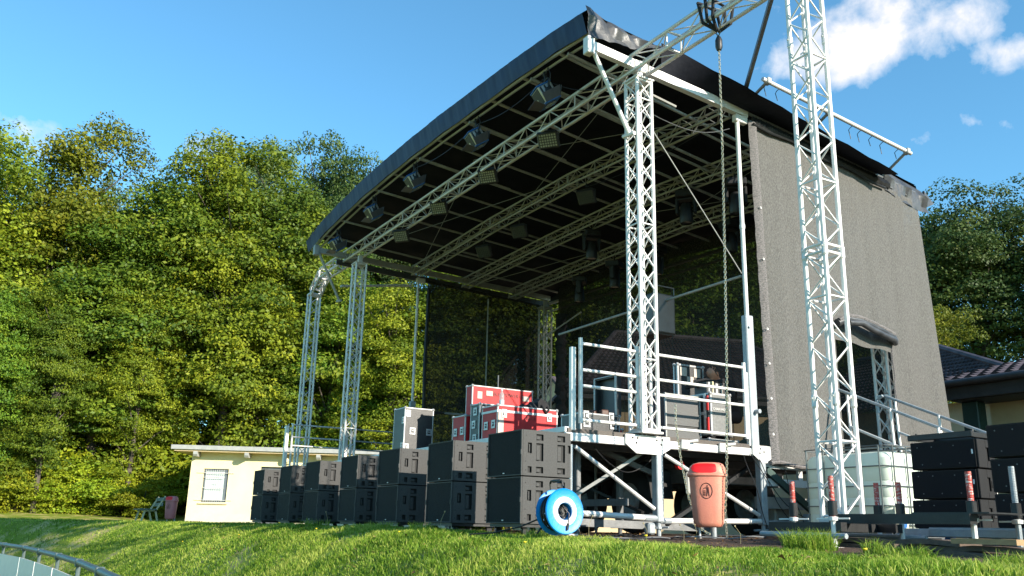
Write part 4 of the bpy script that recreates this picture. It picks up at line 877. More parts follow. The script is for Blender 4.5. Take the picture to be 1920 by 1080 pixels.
def ground_cables():
    rnd = random.Random(5)
    for k, (p, q, lab) in enumerate([((-7.2, 4.9), (-8.9, 7.4), 'black cable snaking from the blue reel towards the first stage leg'), ((-7.3, 5.2), (-8.2, 9.2), 'long black cable lying on the soil beneath the side rail'),
                                     ((-7.0, 5.0), (-8.5, 6.1), 'tangled black cable loops at the foot of the first stage leg'), ((-7.6, 5.4), (-7.4, 8.6), 'thin grey cable along the edge of the soil in front of the stage')]):
        pts = []; n = 26; ph = rnd.random()*6
        for i in range(n):
            u = i/(n-1); x = p[0]+(q[0]-p[0])*u; y = p[1]+(q[1]-p[1])*u; dx = .14*math.sin(u*13+ph)*math.sin(u*math.pi)+.06*math.sin(u*31+k); x += dx; y += dx*.5
            pts.append((x, y, float(gz(x, y))+.022+.02*abs(math.sin(u*17+k))))
        b = MB(); b.path(pts, .008, 6); tag(b.build('cable', CABLE if k < 3 else STEEL, smooth=True), lab, 'cable', 'cables on the ground by the stage')
ground_cables()

# ---------------------------------------------------------------- litter bins
def bin_(loc, rz, label, body, mouth, H=.72, Wd=.42, big=True):
    t = thing('litter_bin', label, 'litter bin', loc, rz)
    def ring(w, d, z, n=28, e=3.2):
        r = []
        for k in range(n):
            a = 2*math.pi*k/n; c, s_ = math.cos(a), math.sin(a); r.append((w/2*math.copysign(abs(c)**(2/e), c), d/2*math.copysign(abs(s_)**(2/e), s_), z))
        return r
    def loft(b, rs):
        n = len(rs[0]); vs = [p for r in rs for p in r]; fs = [(i*n+k, i*n+(k+1) % n, (i+1)*n+(k+1) % n, (i+1)*n+k) for i in range(len(rs)-1) for k in range(n)]
        fs += [tuple(range(n))[::-1], tuple(range((len(rs)-1)*n, len(rs)*n))]; b.add(vs, fs)
    w, d = Wd, Wd*.8
    b = MB(); loft(b, [ring(w*.58, d*.58, 0), ring(w*.68, d*.70, .012), ring(w*.76, d*.8, .05), ring(w*.84, d*.88, H*.35), ring(w*.90, d*.94, H*.70), ring(w*.93, d*.96, H*.78)]); b.build('body', body, t, world=False, smooth=True)
    b = MB(); rs = [ring(w*.98, d*1.0, H*.775), ring(w*1.02, d*1.04, H*.785), ring(w*1.02, d*1.04, H*.815), ring(w*.97, d*.99, H*.825)]
    for (k, z) in ((.95, .86), (.90, .92), (.78, .97), (.55, .995), (.25, 1.0)): rs.append([(x+ (1-k)*w*.12, y, zz) for x, y, zz in ring(w*k, d*k, H*z)])
    loft(b, rs); b.build('lid', body, t, world=False, smooth=True)
    b = MB(); vs = []; n = 26      # mouth: a bulging red patch on the front of the lid
    rows = []
    for i in range(9):
        v = i/8; row = []
        for j in range(15):
            u = j/14*2-1; e = (1-abs(u)**3.5)**.5 if abs(u) < 1 else 0; z = H*(.90+.075*e*(v*2-1)); kk = np.interp(z/H, [.82, .86, .92, .97, .995], [.985, .955, .91, .79, .56])
            x = u*w*.36; yy = d/2*kk*(1-abs(x/(w/2*kk))**3.2)**(1/3.2) if abs(x/(w/2*kk)) < 1 else 0
            row.append((x+(1-kk)*w*.05-.02, -yy-.004, z))
        rows.append(row)
    b.sheet(rows); b.build('mouth', mouth, t, world=False, smooth=True)
    if big:
        b = MB(); y = -d*.5*.93-.001; cz = H*.55; n = 36; rows = []
        fy = lambda z, x=0: -(d/2*float(np.interp(z/H, [0, .05, .35, .7, .78], [.7, .8, .88, .94, .96])))*(1-abs(x/(w*.45))**3.2)**(1/3.2)-.003
        for k in range(n+1):
            a = 2*math.pi*k/n; rows.append([(.068*s_*math.cos(a)-.01, fy(cz+.088*s_*math.sin(a), .068*s_*math.cos(a)-.01), cz+.088*s_*math.sin(a)) for s_ in (1, .9)])
        b.sheet(rows)
        Pm = lambda u, v: (u*.045-.01, fy(cz+v*.06, u*.045-.01)-.0005, cz+v*.06)
        def poly(pts): b.add([Pm(u, v) for u, v in pts], [tuple(range(len(pts)))])
        poly([(.25+.16*math.cos(a*math.pi/5), .88+.15*math.sin(a*math.pi/5)) for a in range(10)])
        poly([(.05, .66), (.55, .66), (.62, .05), (.12, .05)]); poly([(.12, .05), (.36, .05), (.15, -1), (0, -1)]); poly([(.38, .05), (.62, .05), (.75, -1), (.58, -1)])
        poly([(.1, .64), (.1, .46), (-.6, .42), (-.6, .54)]); poly([(-.75, .38), (-.6, .38), (-.6, .28), (-.75, .28)])
        poly([(-.95, .05), (-.15, .05), (-.15, -.03), (-.95, -.03)])
        for k in range(5): u = -.9+k*.17; poly([(u, -.03), (u+.06, -.03), (u*.8+.0, -.95), (u*.8-.06, -.95)])
        for v in (-.3, -.6): poly([(-.88, v), (-.2, v), (-.2, v-.07), (-.88, v-.07)])
        b.build('litter_symbol', mat('brown_print', (.06, .012, .01), None, 5, .5), t, world=False)
    b = MB(); b.tube((.05, d*.5+.03, -.17), (.05, d*.5+.03, H*.9), .034, 14); b.build('post', GALV, t, world=False)
    b = MB(); b.tube((-.10, 0, -.1), (-.10, 0, .03), .012, 8); b.lathe([(0, -.02), (.018, -.01), (.018, .01), (0, .02)], (-.10, 0, -.11), 'Z', 10); b.build('lock_bolt', ALU, t, world=False, smooth=True)
    return t
bin_((-7.68, 7.20, .115), R(46), 'large faded pink litter bin with red mouth and litter symbol before the stage', PINK, REDP, H=.715, Wd=.44)
bin_((-33.2, 6.15, .12), R(48), 'small dull red litter bin standing beside the bench and the cream hut', PINK2, REDP, H=.78, Wd=.42)

# ---------------------------------------------------------------- tank
def tank():
    t = thing('water_tank', 'pale green plastic tank in a steel cage behind the right truss tower', 'water tank', (-7.75, 10.1, 0))
    x0, x1, y0, y1, z0, z1 = -8.40, -7.09, 9.6, 10.62, .15, 1.085
    def rr(ins, r, z, n=6):
        pts = []
        for (cx_, cy_, a0) in ((x1-ins-r, y0+ins+r, -90), (x1-ins-r, y1-ins-r, 0), (x0+ins+r, y1-ins-r, 90), (x0+ins+r, y0+ins+r, 180)):
            for k in range(n+1): a = R(a0+90*k/n); pts.append((cx_+r*math.cos(a), cy_+r*math.sin(a), z))
        return pts
    zs = [(z0, .05), (z0+.04, .012), (.30, .008), (.32, .018), (.34, .008), (.5, .008), (.52, .018), (.54, .008), (.70, .008), (.72, .018), (.74, .008), (z1-.08, .012), (z1-.02, .05), (z1, .12)]
    rs = [rr(i, .12, z) for z, i in zs]; n = len(rs[0]); b = MB()
    b.add([p for r in rs for p in r], [(i*n+k, i*n+(k+1) % n, (i+1)*n+(k+1) % n, (i+1)*n+k) for i in range(len(rs)-1) for k in range(n)]+[tuple(range((len(rs)-1)*n, len(rs)*n))]); b.build('tank_body', IBC, t, smooth=True)
    b = MB()
    for z in (.20, .42, .66, .90, 1.15): p = rr(-.012, .13, z); b.path(p+[p[0]], .008, 6)
    for k in range(5):
        x = x0+.09+(x1-x0-.18)*k/4
        for y in (y0-.014, y1+.014): b.tube((x, y, .15), (x, y, 1.15), .009, 6)
    for k in range(4):
        y = y0+.12+(y1-y0-.24)*k/3
        for x in (x0-.014, x1+.014): b.tube((x, y, .15), (x, y, 1.15), .009, 6)
    b.build('cage', CAGE, t)
    b = MB(); b.tube((x0, y0+.3, 1.155), (x1, y0+.3, 1.155), .012, 6); b.tube((x0, y1-.3, 1.155), (x1, y1-.3, 1.155), .012, 6); b.build('top_bar', CAGE, t)
    b = MB(); b.lathe([(.11, -.01), (.11, .04), (0, .05)], ((x0+x1)/2, (y0+y1)/2, z1), 'Z', 18); b.build('filler_cap', BLACKS, t)
    b = MB()
    for y in (y0+.03, (y0+y1)/2, y1-.03): b.box((x0, y-.04, .01), (x1, y+.04, .05))
    for x in (x0+.05, (x0+x1)/2, x1-.05): b.box((x-.05, y0, .05), (x+.05, y1, .135))
    b.build('pallet', STEEL, t)
    b = MB(); b.cbox((x1+.02, y0+.02, .04), (x1+.05, y0+.26, .40), .006); b.build('info_plate', mat('tank_plate', (.5, .52, .42), (.42, .45, .36), 5), t)
    b = MB(); b.lathe([(0, 0), (.045, 0), (.045, .03), (0, .035)], (x1+.05, y0+.14, .2), 'X', 14); b.cbox((x1+.05, y0+.06, .30), (x1+.055, y0+.2, .33), .002); b.build('valve_cap', BLUEW, t)
tank()
t = thing('cabinet_box', 'dark box with hoses on the ground under the white tank', 'box', (-6.9, 8.35, 0))

# ---------------------------------------------------------------- timber and planks
bpy.data.objects.remove(t)
def planks():
    rnd = random.Random(11); k = 0
    names = ['nearest', 'second', 'third', 'fourth', 'fifth', 'sixth', 'seventh']
    spec = [((-6.9, 7.5), (-4.9, 6.8), .0, 'dark weathered plank lying left of the screw jacks, lowest in the timber row'), ((-6.6, 7.35), (-4.3, 6.75), .05, 'long brown plank across the foot of the middle screw jacks'),
            ((-5.3, 6.95), (-3.2, 6.2), .0, 'grey split plank lying in the grass edge at the right'), ((-4.9, 6.95), (-2.9, 6.3), .045, 'worn plank under the red topped screw jack at the right'),
            ((-6.1, 7.0), (-5.75, 6.95), .09, 'short orange timber offcut on the plank row'), ((-4.3, 6.6), (-3.7, 6.45), .09, 'pale yellow timber offcut beside the right screw jacks'), ((-7.4, 7.9), (-6.4, 7.5), .0, 'short dark plank ending near the grass tuft')]
    for (p, q, z, lab) in spec:
        zg = min(float(gz(*p)), float(gz(*q)))+.035+z
        b = MB(); n = 8; w = .07 if z > .08 else .11; th = .02
        d = Vector((q[0]-p[0], q[1]-p[1], 0)).normalized(); s_ = Vector((-d.y, d.x, 0)); rows = []
        for i in range(n+1):
            c = Vector((p[0], p[1], zg)).lerp(Vector((q[0], q[1], zg)), i/n)+Vector((0, 0, (.010 if z < .08 else .001)*math.sin(i*1.9+z*30)))
            ww = w*(1+(.08 if z < .08 else .02)*math.sin(i*2.7)); rows.append([tuple(c+s_*ww+Vector((0, 0, -th))), tuple(c+s_*ww+Vector((0, 0, th))), tuple(c-s_*ww+Vector((0, 0, th))), tuple(c-s_*ww+Vector((0, 0, -th))), tuple(c+s_*ww+Vector((0, 0, -th)))])
        b.sheet(rows); b.add(rows[0][:4], [(0, 1, 2, 3)]); b.add(rows[-1][:4], [(3, 2, 1, 0)])
        tag(b.build('timber_plank', WOODL if z > .08 else WOOD), lab, 'plank', 'timber planks laid under the jacks')
planks()

# ---------------------------------------------------------------- stair and pipes right of the stage
def stairs():
    t = thing('stage_stair', 'galvanised stair with sloping handrails behind the right truss tower', 'stair', (-8.2, 11.2, 0))
    for y in (10.85, 11.95):
        b = MB(); b.tube((-8.75, y, 2.16), (-6.9, y+.1, 1.32), .022, 8); b.build('handrail', GALV, t)
        b = MB()
        for (x, z) in ((-8.6, 2.09), (-7.9, 1.78), (-7.2, 1.46)): b.tube((x, y+.03, z), (x+.03, y+.03, z-1.0), .02, 8)
        b.tube((-8.6, y+.03, 1.6), (-7.1, y+.05, .93), .02, 8); b.build('baluster', ALU, t)
        b = MB(); b.bar((-8.7, y, 1.12), (-6.9, y, .1), .04, .16); b.build('stringer', GALV, t)
    for k in range(6): b = MB(); b.box((-8.7+.31*k, 10.87, 1.08-.18*k), (-8.42+.31*k, 11.88, 1.11-.18*k)); b.build('tread', GALV, t)
    b = MB(); b.path([(-8.75, 11.9, 2.16), (-8.85, 11.9, 2.1), (-8.85, 11.9, 1.9)], .022, 8); b.build('rail_hook', GALV, t)
stairs()

# ---------------------------------------------------------------- lamps under the roof
def fresnel():
    t = thing('stage_lantern', 'x', 'stage light')
    # hangs from z=0; the lantern head is tilted
    b = MB(); b.tube((0, 0, .02), (0, 0, -.10), .016, 8); b.cbox((-.03, -.03, -.02), (.03, .03, .05), .008); b.build('clamp', BLACKS, t, world=False)
    b = MB(); b.path([(-.17, 0, -.34), (-.17, 0, -.14), (-.12, 0, -.10), (.12, 0, -.10), (.17, 0, -.14), (.17, 0, -.34)], .012, 6); b.build('yoke', BLACKS, t, world=False)
    M = Matrix.Translation((0, 0, -.33)) @ Matrix.Rotation(R(34), 4, 'X')
    b = MB(); b.T = M; b.cbox((-.15, -.13, -.15), (.15, .13, .12), .015, 0)
    for k in range(3): b.box((-.156, -.10+.075*k, -.12), (.156, -.07+.075*k, .10), 1)
    b.box((-.13, -.134, -.13), (.13, -.13, .10), 1); b.box((-.13, -.137, -.06), (-.02, -.134, -.02), 0)
    b.build('housing', [SILV, BLACKS], t, world=False)
    b = MB(); b.T = M; b.cbox((-.155, -.14, .115), (.155, .14, .14), .01); b.cbox((-.16, -.145, -.165), (.16, .145, -.145), .006); b.build('blue_cap', BLUEM, t, world=False)
    b = MB(); b.T = M; b.lathe([(0, 0), (.05, 0), (.05, .02), (0, .025)], (.16, 0, 0), 'X', 12); b.build('tilt_knob', BLACKS, t, world=False)
    b = MB(); b.T = M; b.lathe([(0, -.168), (.11, -.172)], n=20); b.build('lens', LED, t, world=False)
    for k, (u, ang) in enumerate((((0, -1), 52), ((1, 0), 40), ((0, 1), 35), ((-1, 0), 40))):
        b = MB(); b.T = M @ Matrix.Rotation([0, math.pi/2, math.pi, -math.pi/2][k], 4, 'Z') @ Matrix.Translation((0, -.14, -.17)) @ Matrix.Rotation(R(-90+ang), 4, 'X')
        b.prism([(-.12, 0), (.12, 0), (.17, -.19), (-.17, -.19)], -.002, .002, 1) if False else b.add([(-.12, 0, 0), (.12, 0, 0), (.17, -.19, 0), (-.17, -.19, 0), (-.12, 0, .004), (.12, 0, .004), (.17, -.19, .004), (-.17, -.19, .004)], [(0, 1, 2, 3), (7, 6, 5, 4), (0, 4, 5, 1), (1, 5, 6, 2), (2, 6, 7, 3), (3, 7, 4, 0)])
        b.build('barn_door', GREYDOOR, t, world=False)
    b = MB(); b.path([(0, .02, -.02), (-.2, .1, -.06), (-.24, .1, -.25), (-.1, .1, -.34)], .007, 5); b.path([(.02, 0, .0), (.2, -.02, .02), (.26, 0, -.12), (.2, 0, -.28)], .007, 5); b.build('power_cable', CABLE, t, world=False)
    return t
GREYDOOR = mat('barn_door_grey', (.11, .12, .14), (.08, .085, .10), 8, .45, .3)
fp = fresnel(); words = ['nearest', 'second', 'middle', 'fourth', 'farthest']
for i, (x, z, s) in enumerate(((-10.30, 6.86, 1.0), (-12.50, 6.97, .95), (-15.05, 7.04, .95), (-17.15, 7.02, .95), (-19.35, 6.88, .95))):
    lab = ['nearest of the five blue and silver lanterns under the front eave', 'second nearest of the five blue and silver lanterns under the front eave', 'middle one of the five blue and silver lanterns under the front eave', 'fourth lantern under the front eave, next to the far one', 'farthest lantern, at the left end of the front eave'][i]
    o = fp if i == 0 else dup(fp, (0, 0, 0), 0, lab)
    o.location = (x, 6.62, z-.08); o.rotation_euler = (0, 0, R(-14+3*i)); o.scale = (s, s, s*1.02); o['label'] = lab; o['group'] = 'blue and silver lanterns along the front eave'
def led(lens=None):
    t = thing('led_panel', 'x', 'stage light')
    b = MB(); M = Matrix.Rotation(R(38), 4, 'X'); b.T = M; b.cbox((-.185, -.03, -.15), (.185, .03, .15), .03); b.build('frame', BLACKS, t, world=False)
    b = MB(); b.T = M
    for i in range(7):
        for j in range(5): x, z = -.129+.043*i, -.088+.044*j; b.box((x-.0145, -.036, z-.0145), (x+.0145, -.0305, z+.0145))
    b.build('lens_grid', lens or LED, t, world=False)
    b = MB(); b.path([(-.18, 0, 0), (-.18, 0, .13), (-.1, 0, .17), (.1, 0, .17), (.18, 0, .13), (.18, 0, 0)], .01, 6); b.tube((0, 0, .17), (0, 0, .27), .014, 8); b.build('yoke', BLACKS, t, world=False)
    return t
LEDK = mat('unlit_lamp_lenses', (.07, .08, .09), (.04, .045, .05), 20, .15, .3)
lp2 = led(); n = 0
for (x, y, z, rz, lab) in ((-11.23, 7.3, 6.23, 38, 'nearest of the four square multi-lens panels under the front truss'), (-13.25, 7.3, 6.28, 38, 'second nearest multi-lens panel under the front truss, tinted yellow'), (-15.25, 7.3, 6.28, 38, 'third multi-lens panel along the front truss'), (-17.1, 7.3, 6.20, 38, 'farthest multi-lens panel along the front truss, at the dark left end'),
                           (-12.6, 9.05, 6.05, 30, 'nearest dark multi-lens panel under the second truss'), (-15.0, 9.05, 6.05, 30, 'middle dark multi-lens panel under the second truss'), (-16.5, 9.05, 6.0, 30, 'farthest dark multi-lens panel under the second truss')):
    if n == 4: lp2 = led(LEDK)
    o = lp2 if n in (0, 4) else dup(lp2, (0, 0, 0), 0, lab); n += 1
    o.location = (x, y, z); o.rotation_euler = (0, 0, R(rz)); o['label'] = lab; o['group'] = 'square multi-lens panels hung on the trusses'
def moving():
    t = thing('moving_head_light', 'x', 'stage light')
    b = MB(); b.cbox((-.17, -.17, -.14), (.17, .17, 0), .02); b.tube((0, 0, 0), (0, 0, .12), .02, 8); b.build('base', BLACKS, t, world=False)
    b = MB(); b.cbox((-.19, -.06, -.44), (-.13, .06, -.12), .02); b.cbox((.13, -.06, -.44), (.19, .06, -.12), .02); b.cbox((-.16, -.08, -.18), (.16, .08, -.14), .01); b.build('yoke', BLACKS, t, world=False)
    b = MB(); b.lathe([(0, -.22), (.08, -.24), (.11, -.30), (.12, -.45), (.125, -.58), (.11, -.62)], n=18); b.build('head', BLACKS, t, world=False, smooth=True)
    b = MB(); b.lathe([(0, -.60), (.10, -.605)], n=18); b.build('lens', LEDD, t, world=False)
    return t
LEDD = mat('dark_lens', (.05, .05, .055), None, 5, .1)
mp_ = moving(); n = 0
for (x, y, z, lab) in ((-11.55, 10.55, 6.14, 'dark moving head light nearest the right rear post, under the third truss'), (-10.30, 10.55, 5.95, 'dark moving head light next to the hoist chain, under the third truss'), (-14.5, 10.55, 6.2, 'dark moving head light half way along the third truss'), (-11.9, 12.0, 5.95, 'lowest dark moving head light at the right of the rear truss'),
                       (-14.1, 12.0, 6.0, 'dark moving head light right of the middle of the rear truss'), (-15.6, 12.0, 6.05, 'dark moving head light left of the middle of the rear truss'), (-17.0, 12.0, 6.0, 'farthest dark moving head light on the rear truss')):
    o = mp_ if n == 0 else dup(mp_, (0, 0, 0), 0, lab); n += 1
    o.location = (x, y, z); o.rotation_euler = (0, 0, R(20+n*17)); o['label'] = lab; o['group'] = 'dark moving head lights under the rear trusses'

# ---------------------------------------------------------------- hut
def hut():
    t = thing('hut', 'flat roofed cream hut with a barred window, behind the far end of the speaker row', 'hut', (-34, 6.82, 0))
    X, y0, y1, xb, H = -34.0, 6.82, 16.5, -39.5, 2.52; wy0, wy1, wz0, wz1 = 7.29, 8.17, .75, 1.93
    b = MB()
    for (ya, yb, za, zb) in ((y0, wy0, .35, H), (wy0, wy1, .35, wz0), (wy0, wy1, wz1, H), (wy1, 9.32, .35, H), (9.32, 10.2, 2.05, H), (10.2, y1, .35, H)): b.quad((X, ya, za), (X, yb, za), (X, yb, zb), (X, ya, zb))
    b.quad((X, y0, .35), (xb, y0, .35), (xb, y0, H), (X, y0, H)); b.quad((X, y1, .0), (xb, y1, .0), (xb, y1, H), (X, y1, H)); b.quad((xb, y0, 0), (xb, y1, 0), (xb, y1, H), (xb, y0, H))
    for (p, q) in (((wy0, wz0), (wy1, wz0)), ((wy1, wz0), (wy1, wz1)), ((wy1, wz1), (wy0, wz1)), ((wy0, wz1), (wy0, wz0))): b.quad((X, *p), (X, *q), (X-.12, *q), (X-.12, *p))
    b.build('wall', CREAM, t)
    b = MB(); b.quad((X+.004, y0-.004, -.1), (X+.004, 9.32, -.1), (X+.004, 9.32, .35), (X+.004, y0-.004, .35)); b.quad((X+.004, y0-.004, -.1), (xb, y0-.004, -.1), (xb, y0-.004, .35), (X+.004, y0-.004, .35)); b.quad((X+.004, 10.2, -.1), (X+.004, y1, -.1), (X+.004, y1, .35), (X+.004, 10.2, .35)); b.build('plinth', CREAM2, t)
    b = MB(); b.quad((X-.1, 9.32, -.1), (X-.1, 10.2, -.1), (X-.1, 10.2, 2.05), (X-.1, 9.32, 2.05)); b.build('door', STEEL, t)
    w = MB(); w.box((X-.11, wy0, wz0), (X-.06, wy0+.06, wz1)); w.box((X-.11, wy1-.12, wz0), (X-.06, wy1, wz1)); w.box((X-.11, wy0+.06, wz1-.08), (X-.06, wy1-.12, wz1)); w.box((X-.11, wy0+.06, wz0), (X-.06, wy1-.12, wz0+.06)); w = w.build('window', WINF, t)
    b = MB(); b.quad((X-.09, wy0, wz0), (X-.09, wy1, wz0), (X-.09, wy1, wz1), (X-.09, wy0, wz1)); b.build('pane', GLASSW, w)
    b = MB(); yk = ox(wy0+.1, wy1-.16, 9)
    for k, y in enumerate(yk): b.tube((X+.02, y, wz0+.02), (X+.02, y, wz1-.03), .009, 5)
    for z in (.82, 1.25, 1.62, 1.78): b.tube((X+.03, wy0-.22 if z in (.82, 1.78) else wy0+.04, z), (X+.03, wy1+.2 if z in (.82, 1.78) else wy1-.1, z), .012, 6)
    b.tube((X+.02, yk[4], 1.42), (X+.02, yk[6], 1.42), .01, 5)
    b.build('window_bars', ALU, w)
    b = MB(); b.box((X, wy0-.08, wz0-.07), (X+.06, wy1+.06, wz0-.035)); b.build('sill', BEIGE, w)
    b = MB(); b.box((xb-.4, 6.2, 2.56), (-33.42, y1+.5, 2.71)); rf = b.build('roof', CONC, t)
    b = MB(); b.box((xb-.3, 6.3, 2.50), (-33.5, y1+.4, 2.556)); b.build('soffit', BEIGE, rf)
    for y in (7.05, 8.85, 11.4, 13.9): b = MB(); b.prism([(X, 2.50), (-33.46, 2.50), (-33.46, 2.40), (-33.52, 2.33), (X, 2.33)], y-.07, y+.07, 1); b.build('rafter_end', CONC, rf)
    b = MB(); b.cbox((X, 10.08, 2.16), (X+.12, 10.34, 2.42), .02); b.lathe([(0, .15), (.10, .13), (.12, .02), (.12, 0)], (X+.1, 10.2, 2.3), 'X', 14); b.build('wall_lamp', CREAM, t, smooth=True)
    t.rotation_euler = (0, 0, R(-26)); t.scale = (1.24,)*3; t.location = (-34*1.24, 6.82*1.24, -.012)
hut()
def bench():
    t = thing('park_bench', 'old wooden bench with pale legs on the grass left of the hut', 'bench', (-34.2, 5.65, 0)); z0 = float(gz(-34, 5.6))
    x0, x1 = -35.2, -33.6
    for k, y in enumerate((5.28, 5.42, 5.56, 5.70)): b = MB(); b.cbox((x0, y-.05, z0+.42), (x1, y+.05, z0+.46), .008); b.build('seat_board', WOODG, t)
    for (y, z) in ((5.93, .62), (5.98, .80)): b = MB(); b.cbox((x0, y-.02, z0+z-.06), (x1, y+.02, z0+z+.06), .008); b.build('back_board', WOODG, t)
    for x in (x0+.2, x1-.15):
        b = MB(); b.bar((x, 5.30, z0-.02), (x, 5.40, z0+.42), .06, .05); b.bar((x, 5.86, z0-.02), (x, 5.74, z0+.42), .06, .05); b.bar((x, 5.35, z0+.40), (x, 5.78, z0+.40), .06, .04); b.bar((x, 5.74, z0+.38), (x, 6.02, z0+.90), .06, .05); b.build('leg_frame', BENCHM, t)
WOODG = mat('greenish_bench_wood', (.16, .20, .17), (.10, .13, .11), 6, .7); BENCHM = mat('pale_bench_iron', (.55, .48, .30), (.45, .38, .22), 6, .6)
bench()

# ---------------------------------------------------------------- pitch rail with white boards
def rail():
    t = thing('pitch_rail', 'grey tubular pitch rail with white boards at the lower left corner', 'railing', (-15, 1.2, -1.5))
    px = [-34, -30, -27, -24.6, -22.3, -20.1, -18.0, -15.8, -13.5, -11.2, -9.0, -6.8]; py = [-5.0, -2.2, -.6, .35, .85, 1.12, 1.25, 1.36, 1.42, 1.40, 1.36, 1.3]
    xs = ox(-34, -6.8, 60); pts = [(x, float(np.interp(x, px, py)), -.5) for x in xs]
    b = MB(); b.path(pts, .042, 10); b.build('top_tube', GALV2, t, smooth=True)
    for x, y in zip(px, py):
        b = MB(); b.tube((x, y, -1.55), (x, y, -.52), .03, 8); b.cbox((x-.035, y-.05, -.56), (x+.035, y+.05, -.455), .01); b.build('post', GALV2, t)
    for i in range(1, len(px)-1):
        x0, x1, y0, y1 = px[i]+.05, px[i+1]-.05, py[i], py[i+1]
        if i == 3: continue
        b = MB(); b.add([(x0, y0-.04, -1.45), (x1, y1-.04, -1.45), (x1, y1-.04, -.68), (x0, y0-.04, -.68), (x0, y0-.06, -1.45), (x1, y1-.06, -1.45), (x1, y1-.06, -.68), (x0, y0-.06, -.68)], [(0, 1, 2, 3), (7, 6, 5, 4), (3, 2, 6, 7), (0, 3, 7, 4), (1, 5, 6, 2)])
        b.build('white_board', WHITEP, t)
GALV2 = mat('painted_rail_grey', (.11, .15, .15), (.08, .11, .115), 6, .5, .2)
rail()

# ---------------------------------------------------------------- houses behind
TILE = bpy.data.materials.new('clay_roof_tiles')
def tile_mat():
    m = TILE; m.use_nodes = True; N = m.node_tree.nodes; L = m.node_tree.links; b = N['Principled BSDF']; b.inputs['Roughness'].default_value = .55
    n = N.new('ShaderNodeTexNoise'); n.inputs['Scale'].default_value = 3; n.inputs['Detail'].default_value = 7
    r = N.new('ShaderNodeValToRGB'); r.color_ramp.elements[0].color = (.045, .035, .040, 1); r.color_ramp.elements[1].color = (.11, .085, .095, 1); r.color_ramp.elements[0].position = .35; r.color_ramp.elements[1].position = .7
    tc = N.new('ShaderNodeTexCoord'); L.new(tc.outputs['Object'], n.inputs['Vector']); L.new(n.outputs[0], r.inputs[0]); L.new(r.outputs[0], b.inputs['Base Color'])
tile_mat()
def tiled(b, a0, a1, r0, r1, rows=14, cols=46):
    # tiled plane between eave a0-a1 and ridge r0-r1: stepped courses with rolled profile
    a0, a1, r0, r1 = map(Vector, (a0, a1, r0, r1)); nrm = (a1-a0).cross(r0-a0).normalized()
    if nrm.z < 0: nrm = -nrm
    for i in range(rows):
        t0, t1 = i/rows, (i+1)/rows; L0, R0 = a0.lerp(r0, t0), a1.lerp(r1, t0); L1, R1 = a0.lerp(r0, t1), a1.lerp(r1, t1)
        g = []; nn = cols*4
        for j in range(nn+1):
            u = j/nn; w = (.035 if j % 4 in (1, 2) else 0)
            g.append([tuple(L0.lerp(R0, u)+nrm*(.0+w)), tuple(L0.lerp(R0, u)+nrm*(.05+w)), tuple(L1.lerp(R1, u)+nrm*(.0+w))])
        b.sheet(g)
